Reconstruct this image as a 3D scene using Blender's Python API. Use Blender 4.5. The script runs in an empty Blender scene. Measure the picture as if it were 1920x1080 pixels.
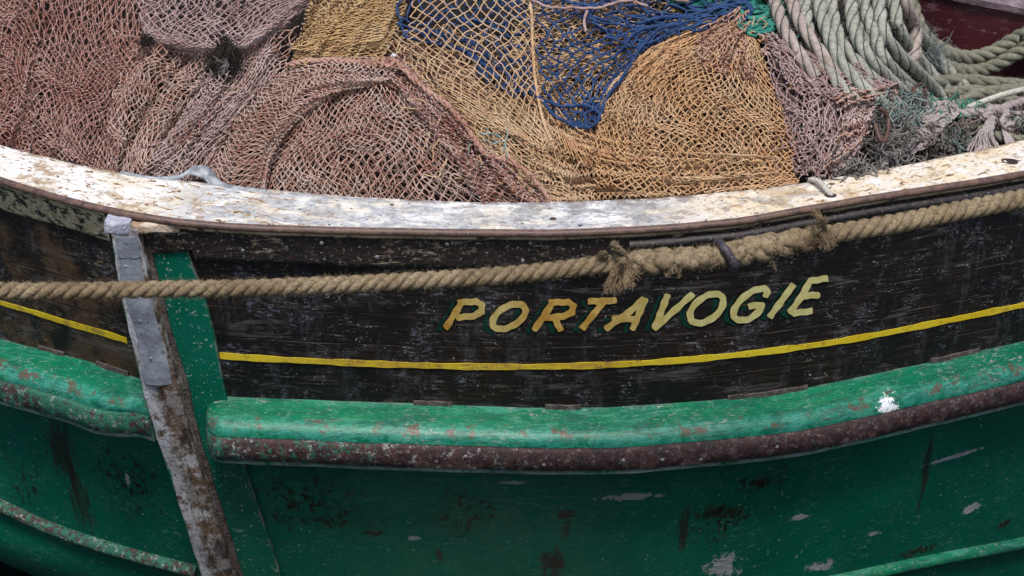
import bpy, bmesh, math, random
import numpy as np
from mathutils import Vector
rng = np.random.default_rng(7)
random.seed(7)
scene = bpy.context.scene
COL = scene.collection

# ------------------------------------------------------------------ camera, sky, sun, exposure
PITCH = math.radians(26.0); FPX = 3072.0
CAM = np.array([0.0, -4*math.cos(PITCH), 4*math.sin(PITCH)])
FW = np.array([0, math.cos(PITCH), -math.sin(PITCH)]); UP = np.array([0, math.sin(PITCH), math.cos(PITCH)])
cd = bpy.data.cameras.new('camera'); cam = bpy.data.objects.new('camera', cd); COL.objects.link(cam)
cam.location = CAM; cam.rotation_euler = (math.pi/2-PITCH, 0, 0)
cd.sensor_width = 36; cd.lens = 36*FPX/1920; cd.clip_start = .05; cd.clip_end = 2000
cd.dof.use_dof = True; cd.dof.focus_distance = 4.2; cd.dof.aperture_fstop = 4.5
scene.camera = cam
w = bpy.data.worlds.new('World'); scene.world = w; w.use_nodes = True
wn = w.node_tree; bg = wn.nodes['Background']; sky = wn.nodes.new('ShaderNodeTexSky')
SUN_EL, SUN_ROT = math.radians(66), math.radians(176)
sky.sky_type = 'NISHITA'; sky.sun_disc = False; sky.sun_elevation = SUN_EL; sky.sun_rotation = SUN_ROT
sky.air_density = 1.2; sky.dust_density = 3.0; sky.ozone_density = 1.6
wn.links.new(sky.outputs[0], bg.inputs[0]); bg.inputs[1].default_value = .10
sl = bpy.data.lights.new('sun', 'SUN'); sl.energy = 2.5; sl.angle = math.radians(14); sl.color = (1, .97, .93)
so = bpy.data.objects.new('sun', sl); COL.objects.link(so)
sd = Vector((math.cos(SUN_EL)*math.sin(SUN_ROT), math.cos(SUN_EL)*math.cos(SUN_ROT), math.sin(SUN_EL)))
so.rotation_euler = sd.to_track_quat('Z', 'Y').to_euler(); so.location = sd*10
scene.view_settings.view_transform = 'Standard'; scene.view_settings.look = 'None'
scene.view_settings.exposure = 0.55; scene.view_settings.gamma = 1
scene.render.engine = 'CYCLES'
scene.render.resolution_x = 1024; scene.render.resolution_y = 576

# ------------------------------------------------------------------ maths helpers
def interp(tab):
    t = np.array(tab, float); xs, ys = t[:, 0], t[:, 1]
    # monotone-ish cubic with linear ends
    m = np.zeros(len(xs)); d = np.diff(ys)/np.diff(xs)
    m[0] = d[0]; m[-1] = d[-1]; m[1:-1] = (d[:-1]+d[1:])/2
    def f(x):
        x = np.asarray(x, float); i = np.clip(np.searchsorted(xs, x)-1, 0, len(xs)-2)
        h = xs[i+1]-xs[i]; s = (x-xs[i])/h
        y = (2*s**3-3*s**2+1)*ys[i]+(s**3-2*s**2+s)*h*m[i]+(-2*s**3+3*s**2)*ys[i+1]+(s**3-s**2)*h*m[i+1]
        y = np.where(x < xs[0], ys[0]+m[0]*(x-xs[0]), y); return np.where(x > xs[-1], ys[-1]+m[-1]*(x-xs[-1]), y)
    return f
def rays(px, py):
    px, py = np.broadcast_arrays(np.asarray(px, float), np.asarray(py, float))
    a = (px-960)/FPX; b = (540-py)/FPX
    d = np.stack([a, b*UP[1]+FW[1], b*UP[2]+FW[2]], -1)
    return d/np.linalg.norm(d, axis=-1, keepdims=True)
def bisect(px, py, g, lo=2.0, hi=9.0, n=34):
    d = rays(px, py); a = np.full(d.shape[:-1], lo); b = np.full(d.shape[:-1], hi)
    for _ in range(n):
        m = (a+b)/2; P = CAM+d*m[..., None]; v = g(P[..., 0], P[..., 1], P[..., 2])
        a = np.where(v < 0, m, a); b = np.where(v < 0, b, m)
    return CAM+d*((a+b)/2)[..., None]
# the bow's form: a height field y = hull(x, z) with a ridge at the raked stem
def stemY(z):
    q = np.maximum(.14-np.asarray(z, float), -.2); return .04*q+.07*q*np.abs(q)
stem_px = interp([(380, 222), (430, 236), (560, 262), (720, 303), (800, 322), (900, 355), (1080, 408), (1250, 460)])
def stem_x(z):
    z = np.asarray(z, float); y = stemY(z); vy = y-CAM[1]; vz = z-CAM[2]
    dep = vy*FW[1]+vz*FW[2]; u = vy*UP[1]+vz*UP[2]; py = 540-FPX*u/dep
    return (stem_px(py)-960)*dep/FPX
_zt = np.linspace(-1.75, .5, 240); _xt = stem_x(_zt)
def hull(x, z):
    z = np.clip(z, -1.75, .5); d = x-np.interp(z, _zt, _xt)
    R = np.where(d > .85, .2*(d-.85)**2, .05*(d-.85)**2)
    dl = np.maximum(-d, 0); L = .05*.7225+.55*dl+.12*dl**2-np.clip(-z-.3, 0, 1.2)*np.minimum(dl, .8)*.30+np.maximum(0, -z-1.05)**2*np.minimum(dl, 1.)*3.
    return stemY(z)+np.where(d > 0, R, L)
def on_hull(px, py, off=0.): return bisect(px, py, lambda x, y, z: y-hull(x, z)+off)
def on_stem(px, py, off=0.): return bisect(px, py, lambda x, y, z: y-stemY(z)-.036+off)

# ------------------------------------------------------------------ mesh helpers
def tag(o, label=None, cat=None, group=None, kind=None):
    for k, v in (('label', label), ('category', cat), ('group', group), ('kind', kind)):
        if v: o[k] = v
    return o
def link(name, me, mat, parent=None, smooth=True):
    o = bpy.data.objects.new(name, me); COL.objects.link(o)
    for m in (mat if isinstance(mat, (list, tuple)) else [mat]): me.materials.append(m)
    if smooth: me.polygons.foreach_set('use_smooth', [True]*len(me.polygons))
    if parent: o.parent = parent; o.matrix_parent_inverse = parent.matrix_world.inverted() if parent.type != 'EMPTY' else Vectorless(parent)
    return o
def Vectorless(p):
    from mathutils import Matrix
    return Matrix.Translation(p.location).inverted()
def empty(name, loc):
    o = bpy.data.objects.new(name, None); COL.objects.link(o); o.location = loc; o.empty_display_size = .1; return o
def raw(name, V, F, uv=None, midx=None):
    V = np.asarray(V, np.float32); F = np.asarray(F, np.int32)
    me = bpy.data.meshes.new(name); me.vertices.add(len(V)); me.vertices.foreach_set('co', V.ravel())
    n, k = F.shape; me.loops.add(n*k); me.loops.foreach_set('vertex_index', F.ravel())
    me.polygons.add(n); me.polygons.foreach_set('loop_start', np.arange(0, n*k, k, dtype=np.int32))
    if midx is not None: me.polygons.foreach_set('material_index', np.asarray(midx, np.int32))
    me.update(calc_edges=True)
    if uv is not None:
        l = me.uv_layers.new(name='UVMap'); l.data.foreach_set('uv', np.asarray(uv, np.float32)[F.ravel()].ravel())
    return me
def gridF(nr, nc, base=0, wrap=False):
    i, j = np.meshgrid(np.arange(nr-1), np.arange(nc if wrap else nc-1), indexing='ij')
    a = i*nc+j; b = i*nc+(j+1) % nc
    return np.stack([a, b, b+nc, a+nc], -1).reshape(-1, 4)+base
def arclen(P): return np.concatenate([[0], np.cumsum(np.linalg.norm(np.diff(P, axis=0), axis=1))])
def slab(name, P, UV, mat, parent, t=0., back=(0, 1, 0), smooth=True):
    """grid of points, optionally closed behind by a thickness"""
    nr, nc = P.shape[:2]; V = P.reshape(-1, 3); F = gridF(nr, nc); U = UV.reshape(-1, 2)
    if t:
        n = nr*nc; B = V+np.array(back)*t
        ring = [i for i in range(nc)]+[i*nc+nc-1 for i in range(1, nr)]+[(nr-1)*nc+i for i in range(nc-2, -1, -1)]+[i*nc for i in range(nr-2, 0, -1)]
        ring = np.array(ring); r2 = np.roll(ring, -1)
        # own rim vertices keep the edge crisp
        m = len(ring); V2 = np.concatenate([V, B, V[ring], B[ring]]); U = np.concatenate([U, U, U[ring], U[ring]])
        k = np.arange(m); k2 = (k+1) % m
        F = np.concatenate([F, F[:, ::-1]+n, np.stack([2*n+k, 2*n+m+k, 2*n+m+k2, 2*n+k2], -1)]); V = V2
    me = raw(name, V, F, U)
    return link(name, me, mat, parent, smooth)
def plan_normal(P):
    T = np.gradient(P, axis=0); N = np.stack([T[:, 1], -T[:, 0], 0*T[:, 0]], -1)
    N /= np.linalg.norm(N, axis=1, keepdims=True)+1e-9
    return np.where(N[:, 1:2] > 0, -N, N)
def sweep(name, P, prof, mat, parent, scale=None, cap=True, closed=True, jit=0.):
    """profile (out, up) carried along a line on the hull; uv = metres along, metres round"""
    N = plan_normal(P); prof = np.array(prof, float); n, m = len(P), len(prof); sc = np.ones((n, 2)) if scale is None else scale
    V = P[:, None, :]+N[:, None, :]*(prof[None, :, 0:1]*sc[:, None, 0:1])+np.array([0, 0, 1.])*(prof[None, :, 1:2]*sc[:, None, 1:2])
    if jit: V = V+wob(V, jit)
    s = arclen(P); c = np.concatenate([[0], np.cumsum(np.linalg.norm(np.diff(prof, axis=0), axis=1))])
    UV = np.stack(np.broadcast_arrays(s[:, None], c[None, :]), -1)
    F = gridF(n, m, wrap=closed)[:, ::-1]; V = V.reshape(-1, 3); U = UV.reshape(-1, 2)
    me = raw(name, V, F, U); o = link(name, me, mat, parent)
    if cap:
        bm = bmesh.new(); bm.from_mesh(me); bm.verts.ensure_lookup_table()
        for st in (0, (n-1)*m):
            try: bm.faces.new([bm.verts[st+i] for i in range(m)])
            except ValueError: pass
        bmesh.ops.recalc_face_normals(bm, faces=bm.faces); bm.to_mesh(me); bm.free()
    me.polygons.foreach_set('use_smooth', [True]*len(me.polygons))
    try: me.set_sharp_from_angle(angle=math.radians(50))
    except Exception: pass
    return o
def wob(V, a, k=9., seed=0):
    x, y, z = V[..., 0], V[..., 1], V[..., 2]; s = seed*1.7
    r = [np.sin(k*x+1.3*k*z+s)*.5+np.sin(2.3*k*x-1.1*k*y+2+s)*.3+np.sin(5.1*k*x+3.7*k*z+4+s)*.2,
         np.sin(1.2*k*x+.9*k*z+5+s)*.5+np.sin(2.9*k*x+k*z+1+s)*.3+np.sin(6.1*k*x+2*k*y+s)*.2,
         np.sin(1.1*k*x+k*y+3+s)*.5+np.sin(3.1*k*x+k*z+7+s)*.3+np.sin(5.7*k*x-3*k*z+s)*.2]
    return np.stack(r, -1)*a
def tubes(C, r, sides=4):
    """C (N,K,3) centre lines, r scalar/(N,)/(N,K) -> verts, quads"""
    N, K, _ = C.shape; T = np.gradient(C, axis=1); T /= np.linalg.norm(T, axis=-1, keepdims=True)+1e-12
    ref = np.where(np.abs(T[:, :1, 2:3]) > .85, np.array([1., 0, 0]), np.array([0, 0, 1.])); ref = np.broadcast_to(ref, T.shape)
    A = np.cross(T, ref); A /= np.linalg.norm(A, axis=-1, keepdims=True)+1e-12; B = np.cross(T, A)
    r = np.asarray(r, float); r = r[:, None] if r.ndim == 1 else r
    r = np.broadcast_to(r, (N, K))
    th = np.arange(sides)*2*math.pi/sides
    V = C[:, :, None, :]+r[:, :, None, None]*(A[:, :, None, :]*np.cos(th)[:, None]+B[:, :, None, :]*np.sin(th)[:, None])
    i, j, k = np.meshgrid(np.arange(N), np.arange(K-1), np.arange(sides), indexing='ij')
    b = i*K*sides+j*sides; k2 = (k+1) % sides
    F = np.stack([b+k, b+k2, b+sides+k2, b+sides+k], -1).reshape(-1, 4)
    return V.reshape(-1, 3), F
def merge(parts):
    V, F, M, b = [], [], [], 0
    for p in parts:
        V.append(p[0]); F.append(p[1]+b); b += len(p[0]); M.append(np.full(len(p[1]), p[2] if len(p) > 2 else 0))
    return np.concatenate(V), np.concatenate(F), np.concatenate(M)
def catmull(pts, n):
    p = np.array(pts, float); m = len(p); t = np.linspace(0, m-1, n); i = np.clip(t.astype(int), 0, m-2); s = (t-i)[:, None]
    ex = np.concatenate([[2*p[0]-p[1]], p, [2*p[-1]-p[-2]]]); a, b, c, d = ex[i], ex[i+1], ex[i+2], ex[i+3]
    return .5*(2*b+(c-a)*s+(2*a-5*b+4*c-d)*s**2+(3*b-a-3*c+d)*s**3)
def resample(P, step):
    s = arclen(P); n = max(int(s[-1]/step), 4); q = np.linspace(0, s[-1], n)
    return np.stack([np.interp(q, s, P[:, k]) for k in range(3)], -1)
def frames(P):
    T = np.gradient(P, axis=0); T /= np.linalg.norm(T, axis=1, keepdims=True)
    A = np.zeros_like(T); a = np.cross(T[0], [0, 0, 1.]); A[0] = a/np.linalg.norm(a)
    for i in range(1, len(P)):
        a = A[i-1]-T[i]*np.dot(A[i-1], T[i]); A[i] = a/np.linalg.norm(a)
    return T, A, np.cross(T, A)
def laid(P, R, pitch, strands=3, sides=9, hand=1, phase=0., step=None, rv=None, thread=False, lump=0., tw=.50):
    """three-strand laid rope: returns (V,F) of strands and centre lines of them"""
    P = resample(P, step or pitch/14); T, A, B = frames(P); s = arclen(P); n = len(P)
    Rv = np.full(n, R) if rv is None else np.interp(np.linspace(0, 1, n), np.linspace(0, 1, len(rv)), rv)*R
    C = []; jt = .30*np.sin(s*8.3+phase)+.16*np.sin(s*21+1.3)
    for k in range(strands):
        th = hand*2*math.pi*s/pitch+phase+k*2*math.pi/strands+jt
        off = tw*Rv[:, None]*(A*np.cos(th)[:, None]+B*np.sin(th)[:, None])
        if lump: off = off+wob(P+k, lump*R, 60, k)
        C.append(P+off)
    C = np.array(C); rr = np.tile(Rv*(1.02-tw), (strands, 1))
    if lump: rr = rr*(1+lump*.9*np.sin(s[None]*170+np.arange(strands)[:, None]*2.1))
    V, F = tubes(C, rr, sides)
    th_l = None
    if thread:
        th = hand*2*math.pi*s/pitch+phase+math.pi/strands+jt
        th_l = np.array([P+.90*Rv[:, None]*(A*np.cos(th+2*math.pi*k/strands)[:, None]+B*np.sin(th+2*math.pi*k/strands)[:, None])*.90 for k in range(strands)])
    return V, F, C, th_l
def fuzz(P, R, n, length, r=.0005, down=0.0, seed=1, along=.5):
    """loose fibres standing off a rope"""
    g = np.random.default_rng(seed); T, A, B = frames(P); i = g.integers(1, len(P)-1, n); th = g.uniform(0, 2*math.pi, n)
    rad = A[i]*np.cos(th)[:, None]+B[i]*np.sin(th)[:, None]; base = P[i]+rad*(R*.85)
    d = rad+T[i]*g.normal(0, along, (n, 1))+g.normal(0, .35, (n, 3)); d[:, 2] -= down; d /= np.linalg.norm(d, axis=1, keepdims=True)
    L = length*g.uniform(.4, 1.2, (n, 1)); cu = g.normal(0, .3, (n, 3))*L
    C = np.stack([base, base+d*L*.5+cu*.25, base+d*L+cu], 1)
    return tubes(C, np.tile([r, r*.8, r*.3], (n, 1)), 3)

# ------------------------------------------------------------------ material helper
class M:
    def __init__(s, name, rough=.6, spec=.4):
        s.m = bpy.data.materials.new(name); s.m.use_nodes = True; s.t = s.m.node_tree; s.b = s.t.nodes['Principled BSDF']
        s.b.inputs['Roughness'].default_value = rough; s.b.inputs['Specular IOR Level'].default_value = spec
        g = s.n('ShaderNodeNewGeometry'); s.pos = g.outputs['Position']; s.uv = s.n('ShaderNodeTexCoord').outputs['UV']
        x = s.n('ShaderNodeSeparateXYZ'); s.l(s.pos, x.inputs[0]); s.X, s.Y, s.Z = x.outputs
        x = s.n('ShaderNodeSeparateXYZ'); s.l(s.uv, x.inputs[0]); s.U, s.V = x.outputs[:2]
    def n(s, t): return s.t.nodes.new(t)
    def l(s, a, b): s.t.links.new(a, b)
    def put(s, v, i):
        if hasattr(v, 'is_output'): s.l(v, i)
        elif isinstance(v, (tuple, list)) and len(v) == 3 and i.type == 'RGBA': i.default_value = (*v, 1)
        else: i.default_value = v
    def noise(s, scale, detail=4, rough=.6, vec=None, stretch=None, dist=0., off=None):
        vec = vec if vec is not None else s.pos
        if stretch or off:
            mp = s.n('ShaderNodeMapping'); s.l(vec, mp.inputs[0]); vec = mp.outputs[0]
            if stretch: mp.inputs['Scale'].default_value = stretch
            if off: mp.inputs['Location'].default_value = off
        q = s.n('ShaderNodeTexNoise'); s.l(vec, q.inputs['Vector']); q.inputs['Scale'].default_value = scale
        q.inputs['Detail'].default_value = detail; q.inputs['Roughness'].default_value = rough; q.inputs['Distortion'].default_value = dist
        return q.outputs['Fac']
    def voro(s, scale, vec=None, feat='F1', out='Distance'):
        q = s.n('ShaderNodeTexVoronoi'); q.feature = feat; s.l(vec if vec is not None else s.pos, q.inputs['Vector']); q.inputs['Scale'].default_value = scale
        return q.outputs[out]
    def mth(s, op, a, b=0., c=0., clamp=False):
        q = s.n('ShaderNodeMath'); q.operation = op; q.use_clamp = clamp
        for k, v in enumerate((a, b, c)): s.put(v, q.inputs[k])
        return q.outputs[0]
    def step(s, v, a, b, lo=0., hi=1.):
        q = s.n('ShaderNodeMapRange'); q.interpolation_type = 'SMOOTHSTEP'
        for k, x in enumerate((v, a, b, lo, hi)): s.put(x, q.inputs[k])
        return q.outputs[0]
    def mix(s, f, a, b, mode='MIX'):
        q = s.n('ShaderNodeMix'); q.data_type = 'RGBA'; q.blend_type = mode
        s.put(f, q.inputs[0]); s.put(a, q.inputs[6]); s.put(b, q.inputs[7]); return q.outputs[2]
    def mul(s, *a):
        r = a[0]
        for x in a[1:]: r = s.mth('MULTIPLY', r, x)
        return r
    def mx(s, *a):
        r = a[0]
        for x in a[1:]: r = s.mth('MAXIMUM', r, x)
        return r
    def inv(s, a): return s.mth('SUBTRACT', 1., a)
    def band(s, v, a, b, soft): return s.mul(s.step(v, a-soft, a+soft), s.inv(s.step(v, b-soft, b+soft)))
    def blob(s, c, r, nz, amp=.9, soft=.25, axes='XZ'):
        a = getattr(s, axes[0]); b = getattr(s, axes[1])
        u = s.mth('DIVIDE', s.mth('SUBTRACT', a, c[0]), r[0]); v = s.mth('DIVIDE', s.mth('SUBTRACT', b, c[1]), r[1])
        d = s.mth('SQRT', s.mth('ADD', s.mth('MULTIPLY', u, u), s.mth('MULTIPLY', v, v)))
        d = s.mth('ADD', d, s.mth('MULTIPLY', s.mth('SUBTRACT', nz, .5), amp*5))
        return s.inv(s.step(d, 1-soft, 1+soft))
    def bump(s, h, strength=.4, dist=.004, prev=None):
        q = s.n('ShaderNodeBump'); q.inputs['Strength'].default_value = strength; q.inputs['Distance'].default_value = dist
        s.put(h, q.inputs['Height'])
        if prev is not None: s.l(prev, q.inputs['Normal'])
        return q.outputs[0]
    def done(s, col, rough=None, nrm=None, metal=None):
        s.put(col, s.b.inputs['Base Color'])
        if rough is not None: s.put(rough, s.b.inputs['Roughness'])
        if nrm is not None: s.l(nrm, s.b.inputs['Normal'])
        if metal is not None: s.put(metal, s.b.inputs['Metallic'])
        return s.m

def XZ(px, py, off=0.):
    p = on_hull(px, py, off); return (float(p[0]), float(p[2]))
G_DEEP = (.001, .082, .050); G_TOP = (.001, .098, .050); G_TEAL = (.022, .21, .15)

def mat_blackwood(name, wear=1., warm=0.):
    m = M(name, .45, .28)
    gr = m.noise(1, 7, .68, m.uv, (9, 130, 1), .6); gr2 = m.noise(1, 6, .7, m.uv, (30, 320, 1), .3)
    big = m.noise(3.2, 4, .6); mid = m.noise(14, 6, .7)
    c = m.mix(m.step(big, .35, .68), (.0035, .0034, .0045), (.009, .006, .0045))
    c = m.mix(m.mul(m.step(gr, .50, .66), m.step(big, .38, .62), .5*wear), c, (.045, .026, .016))
    flak = m.mul(m.step(gr, .56, .64), m.step(mid, .48, .62))
    c = m.mix(m.mul(flak, .55*wear), c, (.17, .15, .15))
    blue = m.mul(m.step(m.noise(7, 5, .7, off=(4, 0, 2)), .54, .66), m.step(m.noise(1, 6, .7, m.uv, (60, 120, 1)), .47, .62))
    c = m.mix(m.mul(blue, .55*wear), c, (.20, .22, .27))
    c = m.mix(m.mul(m.step(gr2, .60, .65), m.step(mid, .51, .58), .6*wear), c, (.40, .38, .36))
    spk = m.noise(140, 3, .6); c = m.mix(m.mul(m.step(spk, .635, .68), m.step(mid, .47, .6), .6), c, (.45, .44, .42))
    if warm:
        c = m.mix(m.mul(m.step(m.noise(9, 6, .75), .45, .6), warm), c, (.075, .043, .022))
        c = m.mix(m.mul(m.step(m.noise(1, 7, .8, m.uv, (40, 70, 1), 1.), .57, .62), m.step(mid, .45, .6), warm), c, (.22, .17, .10))
    stn = m.mul(m.step(m.noise(1, 5, .65, m.pos, (16, 16, 3.2), 0., (7, 0, 0)), .52, .64), m.step(m.noise(1, 5, .7, m.uv, (70, 30, 1)), .40, .62)); c = m.mix(m.mul(stn, .18), c, (.15, .155, .175))
    wb = m.mul(m.step(m.noise(1, 6, .7, m.uv, (4, 12, 1), .8, (2, 7, 0)), .55, .63), m.step(gr, .40, .55)); c = m.mix(m.mul(wb, .55*wear), c, (.095, .085, .085))
    # plank seams: v is metres from the yellow stripe
    for v0, d in ((.060, 1.), (-.052, .55), (.150, .8)):
        vv = m.mth('ADD', m.V, m.mth('MULTIPLY', m.mth('SUBTRACT', m.noise(4, 3, .5, m.uv), .5), .012))
        ed = m.mul(m.band(vv, v0-.0017, v0+.0017, .0012), d); li = m.mul(m.band(vv, v0-.0045, v0-.0022, .001), m.step(gr, .42, .6), d)
        c = m.mix(m.mul(li, .6), c, (.16, .11, .075)); c = m.mix(ed, c, (.003, .003, .003))
    h = m.mth('ADD', m.mth('MULTIPLY', gr, .7), m.mth('MULTIPLY', gr2, .5))
    rg = m.step(gr, .4, .7, .5, .8)
    return m.done(c, rg, m.bump(h, .55, .004))
def mat_lower(name, extra=()):
    m = M(name, .4, .15)
    mid = m.noise(10, 5, .65); big = m.noise(2.6, 3, .5); fine = m.noise(90, 4, .65); nz = m.noise(38, 7, .75)
    c = m.mix(m.step(big, .3, .7), G_DEEP, (.002, .108, .064))
    c = m.mix(m.mul(m.step(m.noise(1, 5, .7, m.pos, (25, 25, 90)), .6, .68), .5), c, (.03, .18, .13))
    sc = m.mul(m.step(m.noise(1, 6, .75, m.pos, (40, 40, 190), 1.2), .58, .63), m.step(mid, .46, .58))
    c = m.mix(m.mul(sc, .7), c, (.16, .27, .25))
    c = m.mix(m.mul(m.step(fine, .665, .69), .8), c, (.33, .42, .40))
    ru = m.mul(m.step(m.noise(1, 6, .8, m.pos, (30, 30, 6), .4), .60, .67), m.step(m.noise(3.1, 2, .5, off=(9, 3, 1)), .5, .6))
    c = m.mix(m.mul(ru, .7), c, (.03, .017, .012))
    rgh = m.mth('ADD', m.step(mid, .3, .7, .22, .42), m.mul(sc, .3))
    for kind, px, py, rx, ry, amp in extra:
        ce = XZ(px, py)
        if kind == 'chip':
            b = m.blob(ce, (rx/768, ry/690), nz, amp, .12); b2 = m.blob(ce, (rx/768*1.12, ry/690*1.25), nz, amp, .12)
            cc = m.mix(m.step(m.noise(1, 5, .7, m.pos, (30, 30, 260)), .45, .6), (.22, .24, .24), (.36, .36, .35))
            c = m.mix(b2, c, (.02, .12, .085)); c = m.mix(b, c, cc); rgh = m.mx(rgh, m.mul(b, .8))
        elif kind == 'rust':
            nr = m.noise(38, 5, .7, off=(1, 2, 3))
            b = m.blob(ce, (rx/768, ry/690), nr, amp, .3); c = m.mix(m.mul(b, .82), c, m.mix(m.step(nz, .4, .62), (.010, .007, .005), (.045, .016, .010)))
        elif kind == 'dots':
            b = m.blob(ce, (rx/768, ry/690), m.noise(13, 5, .75, off=(px*.01, 0, 0)), .9, .6)
            dt = m.mx(m.step(m.noise(1, 4, .6, m.pos, (62, 62, 44)), .53, .58), m.mul(m.step(m.noise(1, 4, .6, m.pos, (75, 75, 14)), .53, .62), .5))
            c = m.mix(m.mul(b, dt, .95), c, (.012, .006, .005)); c = m.mix(m.mul(b, .12), c, (.02, .045, .022))
        elif kind == 'drip':
            b = m.blob(ce, (rx/768, ry/690), m.noise(1, 4, .7, m.pos, (70, 70, 5)), amp, .5)
            c = m.mix(m.mul(b, .75), c, (.022, .010, .008))
    # plank seams showing through the paint
    for z0 in (-.565, -.66):
        zz = m.mth('SUBTRACT', m.Z, m.mth('MULTIPLY', m.mth('MULTIPLY', m.X, m.X), .035))
        e = m.band(zz, z0-.001, z0+.001, .0015); c = m.mix(m.mul(e, m.step(mid, .45, .55), .7), c, (.06, .12, .10))
    return m.done(c, rgh, m.bump(m.mth('ADD', m.mth('MULTIPLY', fine, .35), m.noise(1, 5, .6, m.pos, (14, 14, 60))), .35, .004))
def mat_rubtop(name):
    # v runs round the section in metres: 0 at the planking
    m = M(name, .32, .35)
    mid = m.noise(11, 5, .65); nz = m.noise(34, 6, .75); gr = m.noise(1, 6, .7, m.uv, (25, 130, 1), .5)
    c = m.mix(m.step(m.noise(4, 3, .5), .3, .7), G_TOP, (.001, .140, .062))
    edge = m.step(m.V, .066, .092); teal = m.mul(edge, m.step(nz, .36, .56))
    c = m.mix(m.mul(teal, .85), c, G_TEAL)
    c = m.mix(m.mul(m.inv(m.step(m.V, .006, .022)), m.step(nz, .35, .6), .8), c, (.11, .15, .13))
    flk = m.mul(m.step(m.noise(1, 6, .75, m.uv, (45, 110, 1), .8), .555, .60), m.step(m.noise(6, 4, .6, off=(2, 2, 2)), .5, .62))
    c = m.mix(m.mul(flk, .85), c, (.27, .25, .23))
    c = m.mix(m.mul(m.step(m.V, .188, .196), m.step(nz, .36, .52), .85), c, (.20, .22, .20))
    spk = m.step(m.noise(130, 3, .6), .71, .74); c = m.mix(m.mul(spk, .8), c, (.5, .6, .55))
    c = m.mix(m.mul(m.step(m.noise(1, 6, .75, m.uv, (9, 45, 1), 1., (3, 3, 0)), .48, .58), .6), c, (.008, .060, .045))
    c = m.mix(m.mul(m.step(m.noise(1, 6, .75, m.uv, (5, 30, 1), .8, (9, 1, 0)), .54, .62), .5), c, (.05, .24, .17))
    scr = m.mul(m.step(m.noise(1, 5, .7, m.uv, (60, 240, 1), .5, (1, 5, 0)), .57, .61), m.step(nz, .45, .55)); c = m.mix(m.mul(scr, .5), c, (.20, .36, .30))
    rus = m.mul(m.band(m.V, .075, .115, .01), m.step(m.noise(18, 5, .7, off=(7, 1, 1)), .55, .6))
    c = m.mix(m.mul(rus, .8), c, (.10, .045, .03))
    ce = on_hull(1662, 757, .09); b = m.blob((float(ce[0]), float(ce[2])), (.021, .017), m.noise(60, 4, .8), 1.1, .2)
    c = m.mix(b, c, (.75, .78, .8))
    return m.done(c, m.step(nz, .3, .7, .24, .48), m.bump(m.mth('ADD', m.mth('MULTIPLY', nz, .6), m.mth('MULTIPLY', gr, .5)), .5, .005))
def mat_band(name, green=.3):
    m = M(name, .5, .45)
    nz = m.noise(36, 7, .78); n2 = m.noise(60, 6, .8, off=(5, 5, 5)); big = m.noise(5, 4, .6)
    c = m.mix(m.step(nz, .4, .6), (.022, .011, .012), (.060, .026, .024))
    c = m.mix(m.mul(m.step(n2, .54, .6), m.step(nz, .45, .6), .7), c, (.22, .19, .19))
    gx = m.step(m.X, -.45, .25, .50+.03*green, .16*green+.02)
    gm = m.step(m.mth('ADD', m.mth('MULTIPLY', n2, .7), m.mth('MULTIPLY', big, .3)), m.inv(gx), m.mth('ADD', m.inv(gx), .05))
    gm = m.mul(gm, m.inv(m.mul(m.step(m.V, .12, .175), m.step(nz, .42, .50), .9)))
    c = m.mix(m.mul(gm, .92), c, (.012, .13, .08))
    li = m.mul(m.step(m.noise(50, 6, .8, off=(1, 8, 1)), .56, .60), m.step(m.X, -.3, .3, .8, .25)); c = m.mix(m.mul(li, .75), c, (.38, .40, .38))
    orr = m.step(m.noise(28, 5, .8, off=(3, 1, 9)), .64, .7); c = m.mix(m.mul(orr, .6), c, (.14, .055, .025))
    return m.done(c, m.step(nz, .3, .7, .35, .8), m.bump(n2, .9, .006))
def mat_iron(name, col=(.05, .032, .028), col2=(.12, .07, .05), pale=.2):
    m = M(name, .5, .5); nz = m.noise(45, 6, .75); n2 = m.noise(110, 4, .7)
    c = m.mix(m.step(nz, .35, .65), col, col2); c = m.mix(m.mul(m.step(n2, .6, .68), pale), c, (.4, .35, .3))
    return m.done(c, m.step(nz, .3, .7, .35, .75), m.bump(n2, .6, .003))
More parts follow.
